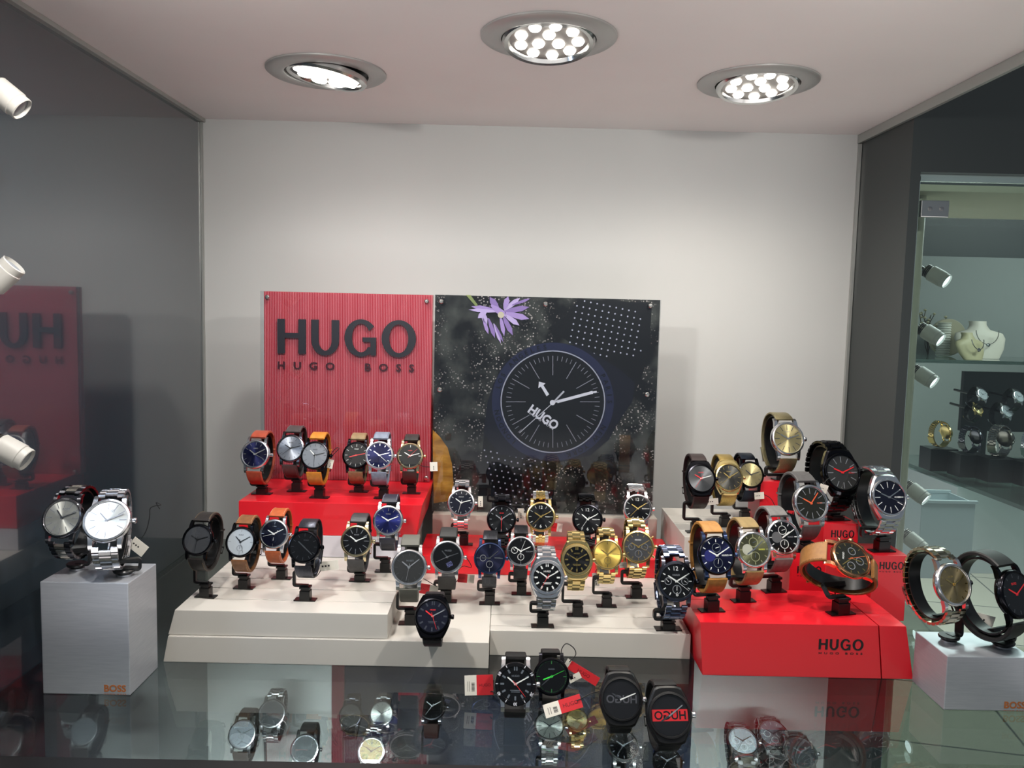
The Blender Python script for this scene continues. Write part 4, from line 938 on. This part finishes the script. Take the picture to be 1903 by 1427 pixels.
def spot_head(p, d, r, label, lit=0, group='spotlights on the poles', power=0, rgb=(255, 255, 255), size=70, anchor=None):
    d = Vector(d).normalized(); q = d.to_track_quat('Z', 'Y').to_matrix().to_4x4()
    e = empty('spotlight', Matrix.Translation(p) @ q, label, 'spotlight', group)
    MB().lathe([(.0001, -.9*r), (.9*r, -.9*r), (r, -.8*r), (r, .9*r), (.93*r, .95*r), (.93*r, 1.45*r), (.86*r, 1.5*r), (.80*r, 1.2*r)], 40).build('body', WHITEPL, e, 35)
    MB().lathe([(.0001, 1.25*r), (.81*r, 1.25*r)], 32).build('lens', lampmat('spot_lens_light', (236, 250, 255), 5) if lit else mat('lens_glass', (120, 124, 128), .15), e, 0)
    mb = MB()
    for k in range(3): mb.lathe([(.0001, -(1.0+.22*k)*r), (.86*r, -(1.0+.22*k)*r), (.86*r, -(1.1+.22*k)*r), (.0001, -(1.1+.22*k)*r)], 24)
    mb.lathe([(.5*r, -.9*r), (.5*r, -1.8*r)], 16)
    mb.build('heat_sink', metal((110, 108, 106), .35), e, 30)
    if anchor is not None:
        a = e.matrix_world.inverted() @ Vector(anchor)
        MB().tube([(0, 0, -1.7*r), a*.5+Vector((0, 0, -1.1*r)), a], .22*r, 8).build('bracket', metal((150, 150, 150), .3), e, 40)
    if power:
        o = add_light('spot_beam', 'SPOT', Vector((0, 0, 1.7*r)), power, rgb, e, spot_size=math.radians(size), spot_blend=.8, shadow_soft_size=.010)
        o.rotation_euler = (PI, 0, 0)
    return e
# left pole, just outside the picture, with its heads
pl = at(-60, 500, Y=-.53)
tag(MB().lathe([(.006, -.398), (.006, .58)], 16, 0, Matrix.Translation((pl.x, -.53, 0)), cap=True).build('lamp_pole', metal((186, 186, 180), .3)), 'thin aluminium lamp pole at the left front corner', 'pole')
for (x, y), dx, lab in (((18, 178), (.75, .12, -.62), 'white spotlight head at the left edge, highest of three'), ((8, 516), (.62, .1, .62), 'white spotlight head at the left edge, middle one turned upward'), ((26, 838), (.80, .05, -.45), 'white spotlight head at the left edge, lowest one before the mirrored sign')):
    p = at(x-8, y, Y=-.52)
    spot_head(p, dx, .0098, lab, 0, anchor=(pl.x, -.53, p.z+.012), power=(.9 if y < 300 else .5 if y > 800 else 0), rgb=(204, 226, 255), size=140)
prx = .452  # added pole and spotlight, out of view, to light the red block's front
tag(MB().lathe([(.006, -.398), (.006, .58)], 16, 0, Matrix.Translation((prx, -.545, 0)), cap=True).build('lamp_pole', metal((186, 186, 180), .3)), 'added thin aluminium pole for the fill spotlight at the right front corner', 'pole')
spot_head(Vector((.425, -.545, .44)), (-.75, .35, -.85), .0098, 'added white fill spotlight head on the right front pole', 0, anchor=(prx, -.545, .45), power=1.1, rgb=(255, 246, 234), size=80)
# ================================================================== GLASS SHOWCASE AT THE RIGHT
SH = empty('glass_showcase', Vector((XR+.02, YR, -.62)), 'glass showcase with hinged door at the right edge', 'showcase')
SHI = SH.matrix_world.inverted()
def in_sh(mb): mb.v = [tuple(SHI @ Vector(v)) for v in mb.v]; return mb
x0 = XR+.0135
in_sh(MB().box(((x0+1.5)/2+.0, YR+.0165, -.05), (1.5-x0, .005, 1.115))).build('glass_door', glass('door_glass', (226, 234, 232), 1.5), SH, 0)
in_sh(MB().box((x0+.0028, YR+.0165, -.05), (.0055, .0075, 1.12))).build('glass_edge', mat('polished_glass_edge', (150, 168, 166), .12, .4), SH, 0)
in_sh(MB().box(((x0+1.5)/2, YR+.0165, .5085), (1.5-x0, .0075, .008))).build('top_edge', mat('polished_glass_edge'), SH, 0)
lt = add_light('added_showcase_beam', 'AREA', SHI @ Vector((.95, .10, .4925)), 4.2, (236, 246, 244), SH, shape='RECTANGLE', size=.8, size_y=.22)  # area light added under the top panel to brighten the showcase interior
in_sh(MB().box((.99, YR+.15, .4985), (.97, .25, .008))).build('top_panel', mat('cream_top_panel', (222, 216, 192), .5), SH, 0)
hp = at(1742, 387, Y=YR)
hg = in_sh(MB().box((hp.x, YR+.008, hp.z), (.034, .006, .020))).build('hinge', metal((176, 178, 176), .3), SH, 0, .0008)
for dx in (-.006, .008):
    mb = MB().lathe([(.0001, .0008), (.0024, .0006), (.0026, -.0006)], 14, 0, SHI @ Matrix.Translation((hp.x+dx, YR+.0045, hp.z)) @ FACE); mb.build('hinge_screw', metal((150, 150, 150), .35), hg, 30)
tag(MB().tube([(.5275, -.08, -.62), (.5275, -.08, .494)], .0075, 16).build('lamp_pole', mat('satin_pole', (196, 190, 170), .4)), 'pale aluminium lamp pole inside the showcase at the right', 'pole')
for (x, y), lab in (((1741, 513), 'lit spotlight head on the right pole, topmost'), ((1730, 621), 'lit spotlight head on the right pole, second from the top'), ((1718, 699), 'lit spotlight head on the right pole, third from the top'), ((1703, 915), 'lit spotlight head on the right pole, beside the steel bracelet watch'), ((1698, 1006), 'lit spotlight head on the right pole, lowest')):
    p = at(x, y, Y=-.06); spot_head(p, (.56, -.66, -.50), .0104, lab, 1, anchor=(.533, -.078, p.z+.012), power=.05 if y < 800 else 0, rgb=(226, 244, 255), size=90)
# shelf and watches on black blocks
sa, sb = at(1670, 850, Z=0), at(1903, 945, Z=0)
tag(MB().box(((.955+1.6)/2, .46, -.004), (1.6-.955, .80, .008)).build('glass_shelf', glass('shelf_glass', (196, 208, 204), 1.35)), 'dark edged glass shelf inside the showcase', 'shelf')
cont = [((1738, 872), 'yellow gold bracelet watch on a black block inside the showcase', GOLD, 20), ((1797, 884), 'dark steel bracelet watch on a black block inside the showcase', DSTEEL, 30), ((1850, 893), 'steel watch turned away on a black block inside the showcase', metal((160, 156, 148), .2), 60), ((1912, 900), 'bright steel watch cut by the right edge inside the showcase', STEEL, 60)]
for i, (b, lab, m, yw) in enumerate(cont):
    p = at(*b, Z=0); p.x = max(p.x, .985); hb = .050
    tag(MB().box((p.x, p.y, hb/2+.0004), (.062, .05, hb)).build('display_block', mat('black_block', (28, 30, 30), .3), None, 0, .001), ['left black display block', 'second black display block', 'third black display block', 'rightmost black display block'][i]+' on the showcase glass shelf', 'display block', 'black blocks in the showcase')
    R = .0165 if i < 2 else .019; t = math.radians(14); hgt = R*ZC_*math.sin(t)+math.hypot((A_+.2)*R*math.cos(t), (B_+.2)*R*math.sin(t))
    make_watch(watch_matrix(Vector((p.x+.015, p.y, hb+.0006+hgt)), 100+yw*.3, 14, 0), R, STY(case=m, dial=BLKD if i != 1 else LGREY, strap='bracelet', strap_m=m, marks='bars', mark=W), lab, 'watches in the showcase')
# white block under the shelf, clear bin
q = at(1779, 905, Z=-.012)
tag(MB().box((q.x+.26, q.y+.11, -.105), (.52, .22, .186)).build('white_block', mat('white_acrylic_block', (240, 243, 245), .3), None, 0, .001), 'large white acrylic block under the showcase glass shelf', 'display block')
q = at(1730, 1050, Y=.22)
bn = MB()
for (a, b_, c_, d) in ((-.052, -.04, .104, .002), (-.052, .04, .104, .002)):
    bn.box((q.x, .22+b_, q.z+.055), (.088, .002, .13))
for sx in (-.044, .044): bn.box((q.x+sx, .22, q.z+.055), (.002, .08, .13))
bn.box((q.x, .22, q.z-.009), (.088, .08, .002))
for sy in (-.041, .041): bn.box((q.x, .22+sy, q.z+.121), (.096, .005, .005))
tag(bn.build('clear_bin', mat('milky_plastic', (186, 200, 204), .3, 0, .3), None, 0), 'small milky plastic bin inside the showcase beside the pole', 'bin')
# back of the showcase: header, band, lit wall, jewellery display
e = empty('showcase_back', Vector((1.6, 1.02, -.86)), 'dark grey header with a blue grey strip across the back of the showcase', 'panel')
MB().box((0, 0, 1.48), (1.9, .02, .26)).build('header', mat('header_dark', (74, 79, 80), .4), e, 0)
MB().box((0, .01, 1.315), (1.9, .02, .07)).build('strip', mat('header_blue_grey', (112, 122, 126), .4), e, 0)
for sx in (-.94, .94): MB().box((sx, .01, .67), (.02, .02, 1.34)).build('post', mat('header_dark'), e, 0)
wallbox('wall_shop', (XR+.1, 2.9, -.86), (5, 2.92, 2.2), mat('shop_wall', (132, 138, 136), .5))
tiles = mat('shop_floor_tile', (170, 166, 144), .25)
N, Lk, b = nodes(tiles); tc = N.new('ShaderNodeTexCoord'); bk = N.new('ShaderNodeTexBrick'); mp = N.new('ShaderNodeMapping')
bk.offset = 0; bk.inputs['Scale'].default_value = 1; bk.inputs['Mortar Size'].default_value = .004; bk.inputs['Brick Width'].default_value = .42; bk.inputs['Row Height'].default_value = .42
bk.inputs['Color1'].default_value = (*lin((186, 182, 166)), 1); bk.inputs['Color2'].default_value = (*lin((178, 174, 160)), 1); bk.inputs['Mortar'].default_value = (*lin((84, 92, 88)), 1)
mp.inputs['Rotation'].default_value = (0, 0, .2)
Lk.new(tc.outputs['Object'], mp.inputs['Vector']); Lk.new(mp.outputs['Vector'], bk.inputs['Vector']); Lk.new(bk.outputs['Color'], b.inputs['Base Color'])
wallbox('floor_shop', (XL-.6, -2.0, -.88), (5, 2.9, -.86), tiles)
# jewellery shelf
jz = at(1780, 665, Y=.85).z
tag(MB().box((1.55, .88, jz-.004), (1.5, .3, .008)).build('glass_shelf', glass('shelf_glass')), 'upper glass shelf with white necklace busts at the showcase back', 'shelf')
tag(MB().box((1.5, 1.0, jz+.13), (1.5, .012, .26)).build('back_board', mat('pale_back_board', (150, 156, 154), .5)), 'pale grey back board behind the necklace busts', 'panel')
def bust(px, s, rgb, label, lean, by=.86):
    p = at(px, 664, Y=by); p.z = jz+.0005
    e = empty('necklace_bust', Matrix.Translation(p) @ Matrix.Rotation(math.radians(lean), 4, 'Z'), label, 'jewellery display')
    mb = MB(); prof = [(.055, 0, .02), (.075, .03, .022), (.085, .065, .024), (.078, .082, .026), (.036, .094, .024), (.026, .11, .022), (.028, .122, .022)]
    vs = []; n = 24
    for rx, z, ry in prof:
        for k in range(n): a = 2*PI*k/n; vs.append((rx*s*math.cos(a), ry*s*math.sin(a)+(.122-z)*-.35*s+.02*s, z*s))
    fs = [(i*n+k, i*n+(k+1) % n, (i+1)*n+(k+1) % n, (i+1)*n+k) for i in range(len(prof)-1) for k in range(n)]+[tuple(range(n)), tuple(range(len(prof)*n-1, (len(prof)-1)*n-1, -1))]
    mb.add(vs, fs); mb.build('bust', mat('bust_%d' % rgb[0], rgb, .5), e, 60)
    P = [(.034*s*math.cos(a)*1.1, -.040*s-.006*math.sin(a), (.092-.045*math.sin(a))*s) for a in [PI*i/16 for i in range(17)]]
    ch = MB().tube(P, .0011, 6).build('necklace', metal((206, 206, 204), .2), e, 60)
    MB().lathe([(.0001, .003), (.004, .002), (.005, 0), (.0001, -.002)], 12, 0, Matrix.Translation((0, -.050*s, .045*s)) @ FACE).build('pendant', metal((206, 206, 204), .2), ch, 30)
bust(1818, .75, (214, 208, 194), 'white necklace bust on the upper showcase shelf', 0)
bust(1800, .52, (186, 178, 140), 'small beige necklace bust in front of the white one', 20, .775)
p = at(1757, 664, Y=.915); p.z = jz
e = empty('round_display', Matrix.Translation(p), 'round beige disc with a ribbed column on the upper showcase shelf', 'jewellery display')
MB().lathe([(.0001, .006), (.046, .006), (.048, .003), (.048, -.003), (.046, -.006), (.0001, -.006)], 40, 0, Matrix.Translation((.012, .02, .0485)) @ FACE).build('disc', mat('beige_disc', (176, 170, 146), .5), e, 40)
mb = MB(); pf = []
for k in range(14): pf += [(.014, .002+.0062*k), (.0165, .004+.0062*k), (.0165, .006+.0062*k)]
mb.lathe(pf, 24, 0, Matrix.Translation((-.014, -.01, 0)), cap=True).build('ribbed_column', mat('white_ribbed', (206, 206, 196), .5), e, 0)
p = at(1724, 664, Y=.965); p.z = jz
e = empty('dried_twig', Matrix.Translation(p), 'dried twig with small pale blossoms behind the ribbed column', 'plant')
mb = MB(); rnd = random.Random(4); bl = MB()
for k in range(7):
    a = Vector((0, 0, 0)); P = [a]; d = Vector((rnd.uniform(-.4, .6), rnd.uniform(-.2, .2), 1))
    for j in range(5):
        a = a+d.normalized()*rnd.uniform(.018, .03); d += Vector((rnd.uniform(-.5, .5), rnd.uniform(-.3, .3), 0)); P.append(a.copy())
        if j > 1: bl.lathe([(.0001, -.004), (.005, 0), (.0001, .004)], 7, 0, Matrix.Translation(a+Vector((rnd.uniform(-.006, .006), 0, 0))))
    mb.tube(P, .0011, 5)
mb.build('twigs', mat('twig_brown', (70, 62, 52), .7), e, 0); bl.build('blossoms', mat('pale_blossom', (176, 170, 140), .7), e, 0)
# dark board with pale watches
dbp = at(1790, 690, Y=.80); dbq = at(1790, 800, Y=.80)
e = empty('display_board', Vector((dbp.x+.30, .80, .0004)), 'dark display board with pale faced watches inside the showcase', 'panel')
DBI = e.matrix_world.inverted(); DB = e
MB().box((0, 0, (dbp.z+dbq.z)/2), (.60, .012, dbp.z-dbq.z)).build('board', mat('dark_display_board', (34, 36, 37), .4), e, 0)
for sx in (-.24, .24): MB().box((sx, 0, dbq.z/2), (.012, .010, dbq.z)).build('leg', mat('dark_display_board'), e, 0)
for i, (c, d, lab) in enumerate((((1826, 733), 22, 'upper pale faced watch on the dark showcase board'), ((1818, 760), 20, 'small gold faced watch on the dark showcase board'), ((1871, 764), 24, 'bright white faced watch on the dark showcase board'), ((1893, 737), 22, 'pale faced watch on the dark board by the right edge'))):
    p = at(*c, Y=.685); R = d/2*depth(p)/FPX*1.1
    make_watch(watch_matrix(p, 20, 30, -20), R, STY(case=GOLD if i == 1 else STEEL, dial=LGREY if i != 1 else CHAMP, strap='leather', strap_m=leather((30, 30, 30)), marks='thin', mark=DK, hands=DK), lab, 'pale watches on the showcase board')
    MB().tube([DBI @ Vector((p.x, .80, p.z)), DBI @ (p+Vector((0, .012, -.004)))], .003, 8).build('peg', mat('dark_display_board'), DB, 40)
# ================================================================== UNDER THE GLASS DECK
lx0, lx1 = at(617, 1260, Y=-.03).x, at(1290, 1260, Y=-.03).x
e = empty('lower_poster', Vector(((lx0+lx1)/2, -.03, ZL)), 'dark navy poster with a burgundy edge below the glass deck', 'poster')
I = e.matrix_world.inverted()
mb = MB().box(((lx0+lx1)/2+.009, -.022, -.205), (lx1-lx0-.018, .012, .388)); mb.v = [tuple(I @ Vector(v)) for v in mb.v]; mb.build('board', noise_colour(mat('lower_poster_print', (16, 19, 32), .25), (7, 7, 10), (22, 30, 54), 7, 3), e, 0)
mb = MB().box((lx0+.008, -.022, -.205), (.0175, .0125, .388)); mb.v = [tuple(I @ Vector(v)) for v in mb.v]; mb.build('burgundy_edge', mat('burgundy', (92, 20, 34), .35), e, 0)
BUR = mat('burgundy_plinth', (70, 20, 34), .35); LG = mat('lower_grey_plinth', (150, 154, 154), .4)
for (xa, xb, ya, yb, h, m, lab) in ((-.235, -.085, -.22, -.05, .075, BUR, 'burgundy plinth below the deck under the gold faced watch'), (-.40, -.26, -.20, -.05, .075, LG, 'grey plinth below the deck at the left'), (-.07, .25, -.24, -.05, .055, mat('lower_black_plinth', (8, 8, 10), .4), 'black plinth below the deck in the middle'), (.275, .46, -.22, -.05, .060, LG, 'grey plinth below the deck at the right')):
    tag(MB().box(((xa+xb)/2, (ya+yb)/2, ZL+h/2+.0003), (xb-xa, yb-ya, h)).build('lower_plinth', m, None, 0, .0008), lab, 'display stand', 'plinths below the glass deck')
    PBH = h
def lower_watch(c, d, Y, tilt, st, lab, zpl):
    p = at(*c, Y=Y); R = d/2*depth(p)/FPX
    M = watch_matrix(p, 0, tilt, 0); make_watch(M, R, st, lab, 'watches below the glass deck')
    make_stand(Vector((p.x, p.y+ZC_*R*math.cos(math.radians(tilt)), ZL+zpl+.0006)), 0, M, R, 'stand below the glass deck holding the '+short_label(lab.replace(' below the deck', ''), 9), 'clip', 'stands below the glass deck')
ls = STY(case=STEEL, strap='bracelet', strap_m=STEEL, marks='thin', mark=DK, hands=DK)
lower_watch((505, 1326), 52, -.12, 32, dict(ls, dial=DGREY), 'round steel watch with grey dial, dim below the deck at left', .075)
lower_watch((450, 1364), 52, -.15, 32, dict(ls, dial=GREYM, strap='leather', strap_m=leather((60, 50, 46))), 'slim grey watch near the left corner below the deck', .075)
lower_watch((566, 1392), 54, -.17, 32, dict(ls, dial=DGREY, strap='mesh', strap_m=mesh_weave((110, 110, 112))), 'pale mesh watch nearest the burgundy edge below the deck', .075)
lower_watch((651, 1329), 44, -.12, 32, dict(ls, case=BLACKM, dial=BLKD, strap_m=BLACKM), 'all black watch just inside the burgundy edge below the deck', .075)
lower_watch((709, 1326), 46, -.13, 40, dict(ls, dial=SILV), 'shining white faced steel watch below the deck', .075)
lower_watch((690, 1396), 52, -.19, 30, dict(ls, dial=mat('dial_warm_gold', (168, 146, 98), .5), marks='long', logo='V', logo_at=(0, .5, .2), logo_m=DK, sec_m=DK), 'gold faced steel watch at the bottom edge below the deck', .075)
lower_watch((803, 1312), 52, -.12, 42, dict(ls, case=DSTEEL, dial=BLKD, strap='leather', strap_m=leather((50, 30, 26)), hands=W), 'black dial watch with pale hands below the deck centre left', .055)
lower_watch((1021, 1349), 58, -.16, 58, dict(ls, dial=SILV, marks='long'), 'silver dial watch tilted flat below the deck in the centre', .055)
lower_watch((1072, 1338), 44, -.13, 55, dict(ls, case=GOLD, dial=CHAMP, strap_m=GOLD), 'gold watch behind the flat silver one below the deck', .055)
lower_watch((1158, 1386), 60, -.19, 55, dict(ls, dial=BLKD, mark=MG, hands=MG), 'steel watch with black dial under the grey printed watch', .055)
lower_watch((1240, 1414), 56, -.22, 55, dict(ls, case=DSTEEL, dial=BLKD, strap='leather', strap_m=leather((30, 40, 80)), mark=MG, hands=MG), 'dark watch on a blue strap at the bottom edge below the deck', .055)
lower_watch((1380, 1377), 60, -.17, 60, dict(ls, dial=LGREY, sub=[(-.4, 0, .22), (.4, 0, .22), (0, -.42, .22)], sub_m=W, mark=W), 'steel chronograph with three pale subdials below the deck at right', .06)
lower_watch((1437, 1364), 58, -.13, 60, dict(ls, dial=GREYM, sub=[(-.4, 0, .22), (.4, 0, .22), (0, -.42, .22)], sub_m=W, mark=W), 'steel chronograph behind another one below the deck at right', .06)
lower_watch((1488, 1398), 62, -.19, 58, dict(ls, dial=DGREY, mark=MG, hands=MG), 'plain steel watch right of the chronographs below the deck', .06)
# added light strip under the front rail, brightens the lower shelf
e = empty('added_strip_lamp', Vector((0, YF-.013, -.0145)), 'added slim fill light strip under the black front rail of the glass deck', 'lamp')
MB().box((0, -.010, 0), (.80, .006, .005)).build('housing', mat('added_lamp_housing', (180, 180, 180), .4), e, 0)
MB().box((0, -.004, .0012), (.78, .006, .002)).build('diffuser', lampmat('added_strip_glow', (240, 250, 255), 3), e, 0)
o = add_light('added_strip_beam', 'AREA', Vector((0, .004, -.003)), 7.5, (236, 246, 255), e, shape='RECTANGLE', size=.78, size_y=.01, spread=math.radians(66)); aim(o, (0, .72, -.69))
# added light panels, out of view, that brighten the showcase and the shop
for i, (x, y, pw_) in enumerate(((1.5, .45, 6), (1.4, 1.9, 85))):
    e = empty('added_panel_lamp', Vector((x, y, .74 if y < 1 else 1.6)), ['added square fill light panel above the showcase shelves', 'added square fill light panel above the shop aisle'][i], 'ceiling light')
    MB().box((0, 0, .01), (.5, .3, .02)).build('frame', mat('added_lamp_housing'), e, 0)
    MB().box((0, 0, -.002), (.46, .26, .004)).build('diffuser', lampmat('added_panel_glow', (250, 252, 246), 4), e, 0)
    o = add_light('added_panel_beam', 'AREA', Vector((0, 0, -.006)), pw_, (240, 248, 244), e, shape='RECTANGLE', size=.46, size_y=.26)
# ------------------------------------------------------------------ world: mall hall in front, shaped bright below to light the ceiling, dark above
wd = bpy.data.worlds.new('hall'); SC.world = wd; wd.use_nodes = True
N, Lk = wd.node_tree.nodes, wd.node_tree.links
bg = N['Background']; tc = N.new('ShaderNodeTexCoord'); sp = N.new('ShaderNodeSeparateXYZ'); rp = N.new('ShaderNodeValToRGB')
Lk.new(tc.outputs['Generated'], sp.inputs[0]); mr = N.new('ShaderNodeMapRange'); mr.inputs['From Min'].default_value = -1; Lk.new(sp.outputs['Z'], mr.inputs['Value']); Lk.new(mr.outputs[0], rp.inputs[0]); Lk.new(rp.outputs[0], bg.inputs[0])
rp.color_ramp.elements[0].position = .27; rp.color_ramp.elements[1].position = .43
rp.color_ramp.elements[0].color = (*lin((186, 182, 180)), 1); rp.color_ramp.elements[1].color = (*lin((46, 50, 54)), 1)
bg.inputs[1].default_value = 5.1
SC.view_settings.view_transform = 'Standard'; SC.view_settings.look = 'None'; SC.view_settings.gamma = 1; SC.view_settings.exposure = .0
SC.cycles.transparent_max_bounces = 24; SC.cycles.max_bounces = 8; SC.cycles.caustics_reflective = False; SC.cycles.caustics_refractive = False
SC.cycles.sample_clamp_indirect = 4
bpy.context.view_layer.update()
